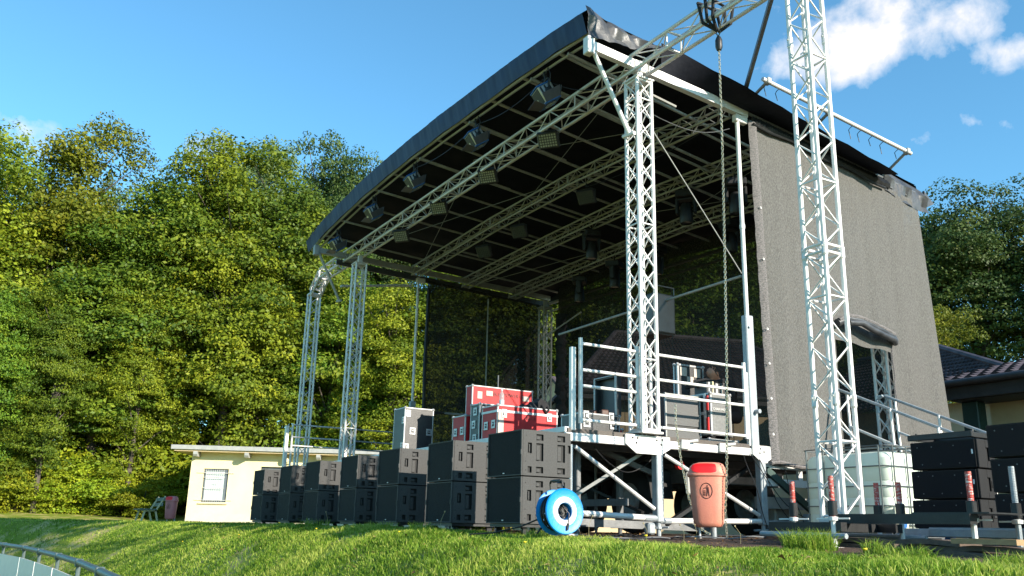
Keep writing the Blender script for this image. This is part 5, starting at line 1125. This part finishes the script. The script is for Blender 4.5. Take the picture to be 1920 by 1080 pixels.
def houses():
    t = thing('hall_building', 'long low building with brown gutter and beige wall at the right behind the speakers', 'building', (-6, 18, 0)); Y0 = 17.9; XW = -11.2
    b = MB(); b.box((-10.7, Y0+.1, -.1), (8, Y0+6, 2.95)); b.build('wall', BEIGE, t)
    b = MB(); b.box((-11.0, Y0-.75, 2.78), (8, Y0+.08, 2.84)); b.build('soffit', SOFFIT, t)
    b = MB(); b.box((-11.4, Y0-.86, 2.80), (8, Y0-.76, 3.10)); b.build('fascia', SOFFIT, t)
    b = MB(); b.path([(-11.45, Y0-.94, 3.12), (8, Y0-.94, 3.12)], .075, 10); b.build('gutter', GUTTER, t, smooth=True)
    b = MB(); b.cbox((-10.95, Y0-.5, -.1), (-10.6, Y0-.2, 2.78), .02); b.build('corner_post', GREENP, t)
    b = MB(); tiled(b, (-11.4, Y0-.9, 3.16), (8, Y0-.9, 3.16), (-9.5, Y0+2.6, 4.2), (8, Y0+2.6, 4.2), 12, 70); b.build('roof', TILE, t)
    b = MB(); b.quad((-11.4, Y0-.9, 3.1), (-9.5, Y0+2.6, 4.18), (-9.5, Y0+7, 3.1), (-11.4, Y0+7, 3.1)); b.build('hip_end', TILE, t)
    # large tiled roof seen through the rear curtain
    t = thing('tiled_house', 'cream house with a big dark tiled hip roof seen through the rear curtain', 'house', (-20, 22, 0)); e = 4.35
    A, B_, Cc, Dd = (-23.2, 15.9), (-19.2, 25.6), (-26.5, 29), (-30.5, 19.3)
    b = MB(); b.prism([(-23.6, 16.6), (-19.9, 25.4), (-26.2, 28.3), (-29.8, 19.4)], -.1, e-.1, 2); b.build('wall', BEIGE, t)
    b = MB(); b.prism([A, B_, Cc, Dd], e-.22, e-.06, 2); b.path([(*A, e), (*B_, e)], .08, 8); b.build('eave', SOFFIT, t)
    R0, R1 = (-25.6, 19.7), (-24.1, 24.6); h = 7.1
    b = MB(); tiled(b, (*A, e), (*B_, e), (*R0, h), (*R1, h), 20, 44); b.build('roof', TILE, t)
    b = MB(); tiled(b, (*Dd, e), (*A, e), (*R0, h), (R0[0]+.01, R0[1], h), 20, 30); tiled(b, (*B_, e), (*Cc, e), (*R1, h), (R1[0]+.01, R1[1], h), 20, 30); b.quad((*Dd, e), (*Cc, e), (*R1, h), (*R0, h)); b.build('hip_side', TILE, t)
    b = MB(); b.path([(*R0, h+.06), (*R1, h+.06)], .11, 8); b.path([(*A, e+.05), (*R0, h+.06)], .10, 8); b.path([(*B_, e+.05), (*R1, h+.06)], .10, 8); b.build('ridge_tiles', TILE, t, smooth=True)
    # second tiled roof between the scrim and the hall
    t = thing('tiled_annex', 'dark tiled roof with a sloping ridge just right of the side curtain', 'building', (-14, 24, 0))
    b = MB(); b.box((-19, 22.6, -.1), (-12.1, 30, 3.6)); b.build('wall', BEIGE, t)
    b = MB(); tiled(b, (-19, 22, 3.6), (-11.2, 22.0, 3.6), (-18.8, 24.5, 5.55), (-15.9, 24.5, 5.55), 16, 40); b.quad((-11.2, 22.0, 3.6), (-11.2, 30, 3.6), (-15.9, 27, 5.55), (-15.9, 24.5, 5.55)); b.build('roof', TILE, t)
    b = MB(); b.path([(-11.2, 22.0, 3.66), (-15.9, 24.5, 5.62), (-18.8, 24.5, 5.62)], .1, 8); b.build('ridge_tiles', TILE, t, smooth=True)
    # pale garage wall seen low, under and behind the deck
    t = thing('small_outbuilding', 'small gabled grey outbuilding seen through the far back corner of the stage', 'outbuilding', (-33, 23, 0))
    b = MB(); b.prism([(-36.5, -.1), (-30, -.1), (-30, 4.2), (-33.2, 6.6), (-36.5, 4.2)], 22, 28, 1); b.build('wall', BEIGE, t)
    b = MB(); b.bar((-33.2, 25, 6.72), (-29.3, 25, 3.9), 6.4, .12); b.bar((-33.2, 25, 6.72), (-37.1, 25, 3.9), 6.4, .12); b.build('roof', TILE, t)
houses()

# ---------------------------------------------------------------- trees
def crown_mesh(name, seed, rx, ry, H, z0, nb, leaves, leaf, flat=.42, cs=1.45, tone_low=.25):
    r = np.random.default_rng(seed); sub = []; n_sub = 7
    for i in range(n_sub):                       # overlapping bough masses make the outline uneven
        a = r.uniform(0, 2*np.pi); f = r.uniform(.1, .62); hz = z0+(H-z0)*r.uniform(.12, .86); k = 1-.5*abs((hz-z0)/(H-z0)-.4)
        sub.append((rx*f*math.cos(a), ry*f*math.sin(a), hz, rx*r.uniform(.38, .62)*k, ry*r.uniform(.38, .62)*k, (H-z0)*r.uniform(.16, .27)))
    sub.append((0, 0, z0+(H-z0)*.42, rx*.78, ry*.78, (H-z0)*.42)); sub.append((r.uniform(-.2, .2)*rx, r.uniform(-.2, .2)*ry, H-(H-z0)*.23, rx*.46, ry*.46, (H-z0)*.225))
    V = []; T = []; w = np.array([s[3]*s[4]*s[5] for s in sub])**.66; w /= w.sum()
    cents = []
    for i in range(nb):
        s = sub[r.choice(len(sub), p=w)]; d = r.normal(size=3); d /= np.linalg.norm(d); d[2] = abs(d[2])*1 if r.random() < .62 else d[2]; q = r.uniform(.62, 1.0)
        cents.append(np.array(s[:3])+d*np.array(s[3:])*q)
    cents = np.array(cents); allc = []
    for c in cents:
        if c[2] < z0*.8: continue
        R_ = cs*r.uniform(.55, 1.25); n = int(leaves*(R_/cs)**2); out = np.array([c[0], c[1], 0]); o = out/(np.linalg.norm(out)+1e-6)
        p = r.normal(size=(n, 3)); p /= np.linalg.norm(p, axis=1)[:, None]; p *= r.uniform(.35, 1, n)[:, None]**.6; p[:, 2] = np.where(p[:, 2] < 0, p[:, 2]*.55, p[:, 2])
        P = c+p*np.array([R_, R_, R_*flat]); rad = (p[:, :2]**2).sum(1); P[:, 2] -= rad*R_*.34            # drooping edge
        nrm = p*np.array([.5, .5, 1.1])+o*.45+np.array([0, 0, .35])+r.normal(size=(n, 3))*.55; nrm /= np.linalg.norm(nrm, axis=1)[:, None]
        t = np.cross(nrm, r.normal(size=(n, 3))); t /= np.linalg.norm(t, axis=1)[:, None]; bt = np.cross(nrm, t)
        L = leaf*r.uniform(.6, 1.35, n)[:, None]; Wd = L*.62
        q4 = np.stack([P-t*L*.5, P+bt*Wd*.5-nrm*L*.06, P+t*L*.5, P-bt*Wd*.5-nrm*L*.06], 1); V.append(q4.reshape(-1, 3))
        base = r.uniform(.1, .75); tn = np.clip(base+r.normal(0, .17, n), 0, 1); T.append(np.repeat(tn, 4))
    V = np.concatenate(V); T = np.concatenate(T); Q = np.arange(len(V)).reshape(-1, 4)
    return V, Q, T, cents
def limbs(name, H, z0, cents, r0, seed):
    r = random.Random(seed); b = MB(); top = Vector((r.uniform(-.4, .4), r.uniform(-.4, .4), H*.82)); pts = [Vector((0, 0, -.5)), Vector((r.uniform(-.15, .15), r.uniform(-.1, .1), H*.2)), Vector((r.uniform(-.3, .3), r.uniform(-.3, .3), H*.45)), top]
    rad = [r0, r0*.8, r0*.55, r0*.12]
    for i in range(3): b.tube(pts[i], pts[i+1], rad[i], 9, r2=rad[i+1])
    for k in r.sample(range(len(cents)), min(26, len(cents))):
        c = Vector(cents[k]); u = max(.15, min(.9, (c.z-1.5)/H)); i = 0 if u*H < H*.2 else (1 if u*H < H*.45 else 2); lo, hi = pts[i], pts[i+1]
        s = lo.lerp(hi, max(0, min(1, (u*H*.78-lo.z)/(hi.z-lo.z)))); m = s.lerp(c, .5)+Vector((0, 0, .35)); b.tube(s, m, r0*.26, 6, r2=r0*.16); b.tube(m, c, r0*.16, 5, r2=r0*.04)
    return b
def protos():
    K = {}
    for nm, (seed, rx, ry, H, z0, nb, lv, lf, fl, cs, m, tr) in dict(
        maple=(3, 5.4, 5.4, 20, 1.5, 300, 240, .20, .72, 1.22, LEAF_G, 1), maple_tall=(9, 4.9, 4.9, 22, 2, 300, 240, .20, .70, 1.2, LEAF_Y, 1), ash=(14, 5.8, 5.8, 20, 1.5, 300, 240, .20, .75, 1.2, LEAF_Y, 1),
        oak=(21, 5.5, 5.5, 22, 2.5, 210, 240, .20, .6, 1.25, LEAF_D, 1), willow=(33, 4.6, 4.6, 21, 4, 170, 220, .18, .6, 1.15, LEAF_B, 1),
        lime=(40, 5.2, 5.2, 20, 1.5, 300, 240, .20, .62, 1.25, LEAF_G, 1), shrub=(50, 2.2, 2.2, 3.4, .1, 80, 170, .12, .5, .62, LEAF_S, .3)).items():
        V, Q, T, c = crown_mesh(nm, seed, rx, ry, H, z0, nb, lv, lf, fl, cs)
        me = npmesh('crown', V, Q, T, m); b = limbs(nm, H, z0, c, .32*tr if tr == 1 else .05, seed); tm = bpy.data.meshes.new('trunk'); tm.from_pydata(b.v, [], b.f); tm.materials.append(BARK); tm.shade_smooth()
        K[nm] = (me, tm, H)
    return K
PR = protos()
def tree(kind, x, y, H, label, group, wide=1., rz=0., name='broadleaf_tree', cat='tree'):
    me, tm, h0 = PR[kind]; z = float(gz(x, y)); t = thing(name, label, cat, (x, y, z-(.05 if cat == 'tree' else .20*H)), rz, group); s = (H)/h0*(.885 if cat == 'tree' else 1); t.scale = (s*wide, s*wide, s)
    for nm, m in (('crown', me), ('trunk', tm)):
        o = bpy.data.objects.new(nm, m); C.objects.link(o); o.parent = t
    return t
def forest():
    # real positions: distance from the camera spot along a bearing (degrees left of -X is negative)
    def at(px, dist): a = math.atan((px-960)/1658.21); fx, fy = -math.sin(YAW), math.cos(YAW); rx, ry = math.cos(YAW), math.sin(YAW); return (dist*(fx+rx*math.tan(a)), dist*(fy+ry*math.tan(a)))
    rows = [('ash', -60, 46, 21.5, 1.15), ('maple_tall', 45, 48, 24.0, 1.05), ('lime', 190, 47, 19.6, 1.2), ('maple', 330, 50, 23.0, 1.15), ('maple_tall', 420, 49, 22.6, 1.05), ('lime', 520, 51, 24.0, 1.1), ('maple', 620, 52, 18.5, 1.1), ('ash', 735, 50, 15.5, 1.1), ('lime', 850, 52, 21.0, 1.0), ('maple', 960, 52, 23, 1.1), ('lime', 1080, 52, 24, 1.1), ('oak', 1190, 50, 25, 1.0), ('maple', 1300, 50, 25, 1.1), ('oak', 1420, 52, 25, 1.1),
            ('willow', 145, 64, 28.0, .62), ('willow', 490, 60, 31.0, .80), ('oak', 590, 62, 31.5, .72), ('oak', 660, 60, 29.0, .66), ('oak', 730, 62, 26.0, .8), ('maple', 250, 62, 25.0, .9), ('lime', 20, 64, 25, .9),
            ('oak', 1755, 54, 23.5, .95), ('oak', 1850, 50, 23.5, 1.0), ('oak', 1960, 50, 23.5, 1.05), ('ash', 1770, 40, 11.3, 1.0), ('oak', 2080, 46, 19, 1), ('oak', 1660, 56, 18, 1), ('lime', 1890, 40, 8.5, 1.1), ('maple', 1560, 54, 16.5, 1.), ('lime', 100, 43, 12, .9), ('maple', -20, 42, 12.5, .9), ('lime', 420, 52, 14, .9), ('ash', 560, 53, 13, .85), ('ash', 265, 46, 13, .9), ('maple', -60, 60, 18, 1.1), ('oak', 60, 66, 18, 1.2), ('oak', 180, 68, 18, 1.2), ('oak', 300, 67, 18, 1.2), ('oak', 400, 66, 18, 1.2), ('oak', 500, 66, 18, 1.2), ('oak', 640, 66, 16, 1.3), ('oak', 770, 64, 15, 1.2), ('oak', 900, 66, 15, 1.3), ('maple', 1020, 64, 15, 1.3), ('maple', 690, 52, 12, .9), ('lime', 790, 52, 12.5, .9), ('ash', 640, 52, 11, .9)]
    kinds = dict(ash='yellow green leafy tree', maple_tall='tall yellow green tree', lime='mid green layered tree', maple='broad mid green tree', oak='dark green tree', willow='pale olive open crowned tree')
    P = sorted(rows, key=lambda q: q[1]); lab = {}
    words = {}
    for i, (k, px, dd, H, w) in enumerate(rows):
        x, y = at(px, dd); 
        where = ('at the far left edge' if px < 0 else 'left of the hut' if px < 200 else 'above the left end of the hut' if px < 350 else 'behind the hut' if px < 470 else 'behind the outer truss tower' if px < 600 else 'behind the inner left truss tower' if px < 700 else 'left of the far scrim' if px < 800 else 'behind the left scrim' if px < 1020 else 'behind the rear scrim' if px < 1500 else 'right of the side scrim' if px < 1800 else 'above the beige hall at the right edge')
        row = 'low ' if H < 15 else ('high back-row ' if dd > 57 else '')
        key = row+kinds[k]+' '+where; words[key] = words.get(key, 0)+1; l = key if words[key] == 1 else key+(', the farther right one' if words[key] == 2 else ', the rightmost')
        tree(k, x, y, H, l, 'trees of the wood behind the stage', w, i*1.3)
    sh = [(-20, 42, 2.6), (55, 43, 3.2), (125, 44, 2.6), (195, 45, 3.4), (250, 45, 3.0), (300, 44, 2.6), (322, 47, 3.2), (540, 53, 6.2), (600, 52, 7.0), (665, 52, 6.4), (720, 52, 7.6), (780, 52, 6.6), (850, 52, 6.5), (490, 53, 6.5), (430, 53, 6.5), (900, 52, 6.6), (375, 53, 6), (20, 50, 6.5), (90, 49, 7), (160, 50, 6.5), (230, 49, 7), (290, 50, 6.5), (350, 50, 7), (-50, 46, 5)]
    for i, (px, dd, H) in enumerate(sh):
        x, y = at(px, dd); w = 'in the meadow edge left of the hut' if px < 350 else 'behind the hut and the far truss towers' if px < 760 else 'behind the left scrim'
        tree('shrub', x, y, H, f'bright yellow green shrub, number {i}', 'shrubs along the edge of the wood', 1.15, i*2.1, 'shrub', 'shrub')['label'] = 'bright yellow green shrub '+w
forest()

# ---------------------------------------------------------------- grass blades
def grass():
    r = np.random.default_rng(12)
    bl = []
    def scatter(n, x0, x1, y0, y1, h, w, cond=None):
        X = r.uniform(x0, x1, n); Y = r.uniform(y0, y1, n); k = np.sin(X*2.1+1)*np.cos(Y*2.7)+np.sin(X*5.3+Y*4.1)*.6
        keep = np.ones(n, bool) if cond is None else cond(X, Y)
        keep &= ~((np.sin(X*1.9+Y*3.3+2)+np.sin(X*.8-Y*2.2)+.5*np.sin(X*6.1+Y*2) > 1.35) & (r.random(n) < .8))
        X, Y, k = X[keep], Y[keep], k[keep]; bl.append((X, Y, h*(.55+.55*r.random(len(X)))*(1+.28*k), w*(.7+.6*r.random(len(X)))))
    edge = lambda X: 5.15+.12*np.sin(X*3.1)+.1*np.sin(X*7.7+1)+.45*sm((X+8)/2.0)+.6*sm((-19-X)/3)
    near = lambda X, Y: (Y < edge(X)+.12) & (Y > 2.2)
    scatter(52000, -6.5, -.6, 2.6, 6.0, .070, .0070, lambda X, Y: near(X, Y) & (Y < -X*2.4+2.8))
    scatter(70000, -13, -6.5, 2.0, 5.6, .072, .0085, near)
    scatter(90000, -24, -13, .2, 5.8, .065, .011, lambda X, Y: Y < edge(X)+.1)
    scatter(60000, -40, -24, -8, 6.8, .065, .016, lambda X, Y: (Y-Yc(X) > -3.5) & (Y-Yc(X) < 2.2))
    scatter(16000, -60, -40, -34, 10, .07, .03, lambda X, Y: (Y-Yc(X) > -3.5) & (Y-Yc(X) < 3))
    for (tx, ty, n, hh, rr) in ((-5.35, 6.15, 900, .20, .22), (-3.0, 5.3, 700, .13, .25), (-4.1, 5.7, 400, .13, .18), (-2.5, 5.0, 500, .15, .3), (-9.6, 4.55, 300, .14, .15), (-4.75, 6.2, 160, .14, .1), (-7.6, 4.9, 260, .12, .16), (-10.9, 4.6, 260, .13, .2), (-13.4, 4.6, 200, .15, .25)):
        a = r.uniform(0, 6.283, n); q = rr*np.sqrt(r.random(n)); bl.append((tx+q*np.cos(a), ty+q*np.sin(a), hh*(.5+.7*r.random(n)), .006*(.7+.6*r.random(n))))
    X, Y, h, w = [np.concatenate([b[i] for b in bl]) for i in range(4)]; n = len(X); Z = gz(X, Y)-.004
    a = r.uniform(0, 6.283, n); lean = r.uniform(.15, .95, n)*h; la = r.uniform(0, 6.283, n); dx, dy = np.cos(la)*lean, np.sin(la)*lean; sx, sy = np.cos(a)*w/2, np.sin(a)*w/2
    V = np.zeros((n, 5, 3)); V[:, 0] = np.stack([X-sx, Y-sy, Z], 1); V[:, 1] = np.stack([X+sx, Y+sy, Z], 1)
    V[:, 2] = np.stack([X+sx*.8+dx*.35, Y+sy*.8+dy*.35, Z+h*.6], 1); V[:, 3] = np.stack([X-sx*.8+dx*.35, Y-sy*.8+dy*.35, Z+h*.6], 1); V[:, 4] = np.stack([X+dx, Y+dy, Z+h*(1-.25*lean/h)], 1)
    i = np.arange(n)*5; Q = np.stack([i, i+1, i+2, i+3], 1); Tt = np.stack([i+3, i+2, i+4], 1)
    patch = np.clip(.42+.22*np.sin(X*1.3+Y*.8)+.16*np.sin(X*3.7-Y*2.9)+.15*np.sin(X*9+Y*7)+r.normal(0, .24, n), 0, 1); dry = r.random(n) < .09; patch[dry] = 1
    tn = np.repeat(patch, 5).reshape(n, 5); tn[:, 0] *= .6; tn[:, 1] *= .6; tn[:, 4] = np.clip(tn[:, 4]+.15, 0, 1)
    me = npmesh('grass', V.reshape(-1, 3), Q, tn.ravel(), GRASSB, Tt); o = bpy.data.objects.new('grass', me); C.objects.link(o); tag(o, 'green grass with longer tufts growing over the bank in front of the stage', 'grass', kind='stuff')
    # a few tall dry stalks with seed heads
    rnd = random.Random(4)
    for k in range(7):
        x, y = [(-7.55, 6.2), (-7.2, 6.4), (-7.9, 5.7), (-6.9, 6.3), (-6.5, 6.5), (-9.4, 4.7), (-13.2, 4.7)][k]; z = float(gz(x, y)); h = .16+.1*rnd.random(); b = MB(); e = (x+rnd.uniform(-.05, .05), y+rnd.uniform(-.05, .05), z+h)
        b.path([(x, y, z), (x+.005, y, z+h*.6), e], .0025, 4); b.lathe([(0, -.01), (.007, -.005), (.009, .004), (0, .012)], e, 'Z', 6); tag(b.build('grass_stalk', DRY), 'thin dry stalk with a small seed head growing at the edge of the soil', 'weed', 'dry stalks at the soil edge')
DRY = mat('dry_stalk', (.36, .30, .16), (.26, .22, .12), 8, .8)
grass()

# ---------------------------------------------------------------- person behind the rear end of the rail
def person():
    t = thing('person', 'person in dark clothes kneeling with bowed head behind the rack case', 'person', (-9.75, 9.72, 1.252))
    J = dict(pel=(0, 0, .50), sp=(.03, -.02, .68), ch=(.10, -.06, .88), nk=(.16, -.10, 1.0), lsh=(.10, .11, .96), lel=(.20, .17, .72), lwr=(.34, .06, .62), rsh=(.06, -.26, .96), rel=(.22, -.30, .72), rwr=(.36, -.20, .62),
             lhip=(.0, .10, .46), lkn=(.36, .14, .44), lan=(.34, .15, .08), lto=(.50, .16, .04), rhip=(.0, -.10, .46), rkn=(.16, -.12, .06), ran=(-.26, -.12, .07), rto=(-.38, -.12, .04))
    E_ = [('pel', 'sp'), ('sp', 'ch'), ('ch', 'nk'), ('ch', 'lsh'), ('lsh', 'lel'), ('lel', 'lwr'), ('ch', 'rsh'), ('rsh', 'rel'), ('rel', 'rwr'), ('pel', 'lhip'), ('lhip', 'lkn'), ('lkn', 'lan'), ('lan', 'lto'), ('pel', 'rhip'), ('rhip', 'rkn'), ('rkn', 'ran'), ('ran', 'rto')]
    Rr = dict(pel=.13, sp=.13, ch=.145, nk=.055, lsh=.065, lel=.045, lwr=.033, rsh=.065, rel=.045, rwr=.033, lhip=.10, lkn=.065, lan=.05, lto=.04, rhip=.10, rkn=.065, ran=.05, rto=.04)
    def skin(name, pts, edges, rad, mats, lvl=2):
        ks = list(pts); me = bpy.data.meshes.new(name); me.from_pydata([pts[k] for k in ks], [(ks.index(a), ks.index(c)) for a, c in edges], []); o = bpy.data.objects.new(name, me); C.objects.link(o)
        m = o.modifiers.new('s', 'SKIN'); m.use_smooth_shade = True; m.use_x_symmetry = False
        for k, v in zip(ks, me.skin_vertices[0].data): v.radius = (rad[k], rad[k]); v.use_root = (k == ks[0])
        o.modifiers.new('d', 'SUBSURF').levels = lvl; o.modifiers['d'].render_levels = lvl
        dg = bpy.context.evaluated_depsgraph_get(); m2 = bpy.data.meshes.new_from_object(o.evaluated_get(dg)); bpy.data.objects.remove(o); m2.materials.clear()
        for mm in mats: m2.materials.append(mm)
        m2.shade_smooth(); o = bpy.data.objects.new(name, m2); C.objects.link(o); o.parent = t; return o
    skin('clothed_body', J, E_, Rr, [CLOTHD])
    hc = Vector((.245, -.12, 1.115)); b = MB(); rings = []; M = Matrix.Translation(hc) @ Matrix.Rotation(R(42), 4, 'Y'); b.T = M
    prof = [(-.125, .025, .03), (-.11, .045, .055), (-.08, .058, .075), (-.04, .068, .088), (0, .075, .098), (.04, .078, .100), (.075, .068, .088), (.10, .045, .058), (.115, .012, .016)]
    n = 20
    for (z, ry_, rx_) in prof:
        ring = []
        for k in range(n):
            a = 2*math.pi*k/n; x, y = rx_*math.cos(a), ry_*math.sin(a)
            if abs(a) < .35 or a > 5.9: x += .018 if -.06 < z < -.01 else (.006 if -.10 < z <= -.06 else -.002)     # nose and chin
            if .35 < min(a, 6.283-a) < .8 and -.01 < z < .03: x -= .010                                           # eye sockets
            ring.append((x, y, z))
        rings.append(ring)
    vs = [p for r_ in rings for p in r_]; b.add(vs, [(i*n+k, i*n+(k+1) % n, (i+1)*n+(k+1) % n, (i+1)*n+k) for i in range(len(rings)-1) for k in range(n)]+[tuple(range(n))[::-1], tuple(range((len(rings)-1)*n, len(rings)*n))])
    for s in (-1, 1): b.cbox((-.015, s*.078-.008, -.04), (.015, s*.078+.008, .025), .006)
    b.tube((-.03, 0, -.17), (-.005, 0, -.06), .052, 12)
    for s in (-1, 1): b.T = M; b.lathe([(0, -.008), (.012, 0), (0, .008)], (.082, s*.03, .005), 'X', 8)
    b.T = Matrix(); b.build('head', SKIN, t, world=False, smooth=True)
    b = MB(); b.T = M; rows = []
    for i in range(6): z = [.0, .03, .06, .09, .11, .12][i]; f = [1.03, 1.04, 1.05, 1.07, 1.2, .2][i]; rx_, ry_ = np.interp(z, [p[0] for p in prof], [p[2] for p in prof])*f, np.interp(z, [p[0] for p in prof], [p[1] for p in prof])*f; rows.append([(rx_*math.cos(a), ry_*math.sin(a), z) for a in [R(75+ (210)*k/12) for k in range(13)]])
    b.sheet(rows); b.T = Matrix(); b.build('short_hair', mat('dark_hair', (.03, .02, .015), None, 40, .7), t, world=False, smooth=True)
    for nm, w, s in (('hand', J['lwr'], 1), ('hand', J['rwr'], -1)):
        w = Vector(w); P = {'w': w, 'p': w+Vector((.045, -.01*s, -.02)), 'q': w+Vector((.08, -.015*s, -.03))}; E2 = [('w', 'p'), ('p', 'q')]; rr = {'w': .024, 'p': .028, 'q': .026}
        for i in range(4):
            a = w+Vector((.085, (-.03+.02*i)*1.0-.015*s, -.032)); L = [.030, .036, .034, .026][i]; P[f'a{i}'] = a; P[f'b{i}'] = a+Vector((L, 0, -.012)); P[f'c{i}'] = a+Vector((L*1.6, 0, -.035)); E2 += [('q', f'a{i}'), (f'a{i}', f'b{i}'), (f'b{i}', f'c{i}')]; rr.update({f'a{i}': .0095, f'b{i}': .0085, f'c{i}': .007})
        P['t1'] = w+Vector((.04, -.04*s, -.02)); P['t2'] = w+Vector((.07, -.05*s, -.04)); E2 += [('p', 't1'), ('t1', 't2')]; rr.update(t1=.011, t2=.009)
        skin('hand', P, E2, rr, [SKIN], 1)
    t.rotation_euler = (0, 0, R(-80)); t.location = (-9.7, 9.62, 1.252)
person()

# ---------------------------------------------------------------- small things: hanging cables, dandelions, fallen leaves
def extras():
    rnd = random.Random(21)
    for k, (p, q, sag, lab) in enumerate([((-8.85, 9.1, 1.12), (-8.8, 10.4, .22), .22, 'thin cable dangling from the rear corner of the deck frame'), ((-8.84, 9.25, 1.05), (-8.75, 9.9, .04), .12, 'cable hanging beside the rear stage leg'), ((-8.82, 9.7, .98), (-8.7, 10.0, .02), .05, 'cable hanging from the curtain hem to the ground'),
        ((-8.82, 10.3, .97), (-8.72, 10.5, .0), .04, 'second cable hanging from the curtain hem to the ground'), ((-8.86, 9.0, 1.1), (-8.78, 9.35, .03), .0, 'straight cord tied between deck corner and ground'), ((-9.0, 6.6, 1.05), (-9.1, 7.6, 1.0), .25, 'black cable loop slung under the side of the deck'),
        ((-9.2, 7.4, 6.42), (-10.4, 6.62, 6.75), .16, 'power cable sagging from the near tower top to the nearest lantern'), ((-10.4, 6.64, 6.74), (-12.5, 6.64, 6.85), .12, 'power cable sagging between the first and second lantern'), ((-12.5, 6.64, 6.85), (-15.0, 6.64, 6.92), .12, 'power cable sagging between the second and third lantern'), ((-9.2, 9.1, 6.2), (-12.6, 9.05, 6.25), .10, 'black cable looped along the second roof truss'), ((-9.3, 7.32, 6.3), (-8.95, 9.1, 6.0), .28, 'pale rope sagging under the right side beam')]):
        P_, Q_ = Vector(p), Vector(q); pts = []
        for i in range(15):
            u = i/14; c = P_.lerp(Q_, u); c.z -= sag*4*u*(1-u); c.x += .02*math.sin(u*9+k); pts.append(c)
        b = MB(); b.path(pts, .006, 5); tag(b.build('hanging_cable', CABLE if k != 10 else STEEL, smooth=True), lab, 'cable')
    YF_ = mat('dandelion_yellow', (.85, .62, .02), None, 20, .7)
    for (x, y) in ((-11.6, 4.0), (-13.6, 4.1), (-14.3, 3.7), (-5.6, 4.6), (-3.6, 4.6), (-6.6, 4.1), (-17.0, 3.4), (-9.0, 4.0)):
        z = float(gz(x, y)); h = .09+.03*rnd.random(); t = thing('dandelion', 'small yellow dandelion in the grass of the bank', 'flower', (x, y, z), rnd.random()*6, 'dandelions in the grass')
        b = MB(); b.path([(0, 0, 0), (.004, 0, h*.6), (.01, .004, h)], .0022, 4); b.build('stem', GRASSSTEM, t, world=False)
        b = MB(); b.lathe([(0, -.004), (.008, 0), (.014, .006), (.012, .012), (0, .011)], (.01, .004, h), 'Z', 9); b.build('flower_head', YF_, t, world=False, smooth=True)
    # ground-hugging weeds and fallen leaves scattered on bank and soil
    r = np.random.default_rng(9); n = 2600; X = r.uniform(-18, -2, n); Y = r.uniform(3.2, 8.6, n); keep = (r.random(n) < .45) | (Y > 5.4); X, Y = X[keep], Y[keep]; n = len(X); Z = gz(X, Y)+.02+.03*r.random(n)*(Y < 5.4)
    a = r.uniform(0, 6.28, n); L = r.uniform(.012, .032, n); ca, sa = np.cos(a)*L, np.sin(a)*L; tz = r.normal(0, .35, n)*L
    V = np.stack([np.stack([X-ca, Y-sa, Z], 1), np.stack([X+sa*.45, Y-ca*.45, Z+abs(tz)], 1), np.stack([X+ca, Y+sa, Z+tz], 1), np.stack([X-sa*.45, Y+ca*.45, Z], 1)], 1).reshape(-1, 3)
    me = npmesh('leaf_litter', V, np.arange(4*n).reshape(-1, 4), np.repeat(r.random(n), 4), leaf_mat('fallen_leaves', (.10, .05, .02), (.25, .14, .05), (.40, .30, .12), .1))
    o = bpy.data.objects.new('leaf_litter', me); C.objects.link(o); tag(o, 'small brown and yellow fallen leaves scattered over soil and grass', 'leaves', kind='stuff')
GRASSSTEM = mat('green_stem', (.15, .22, .03), None, 9, .7)
extras()

t = thing('folded_cloth', 'dark and pale folded cloths between the big red case and the corner post', 'cloth', (-10.0, 6.75, 1.252))
for k, (m_, z) in enumerate(((CLOTHD, 0), (STICK, .045), (BLUEW, .08))):
    rows = []
    for i in range(9):
        for_j = []
        for j in range(9):
            u, v = i/4-1, j/4-1; f = max(0, 1-u**6)*max(0, 1-v**6); for_j.append((-10.05+.17*u+.02*k, 6.78+(.18-.03*k)*v, 1.254+z*f+f*(.045+.012*math.sin(4*u+5*v+k))))
        rows.append(for_j)
    b = MB(); b.sheet(rows); b.build('cloth_layer', m_, t, smooth=True)
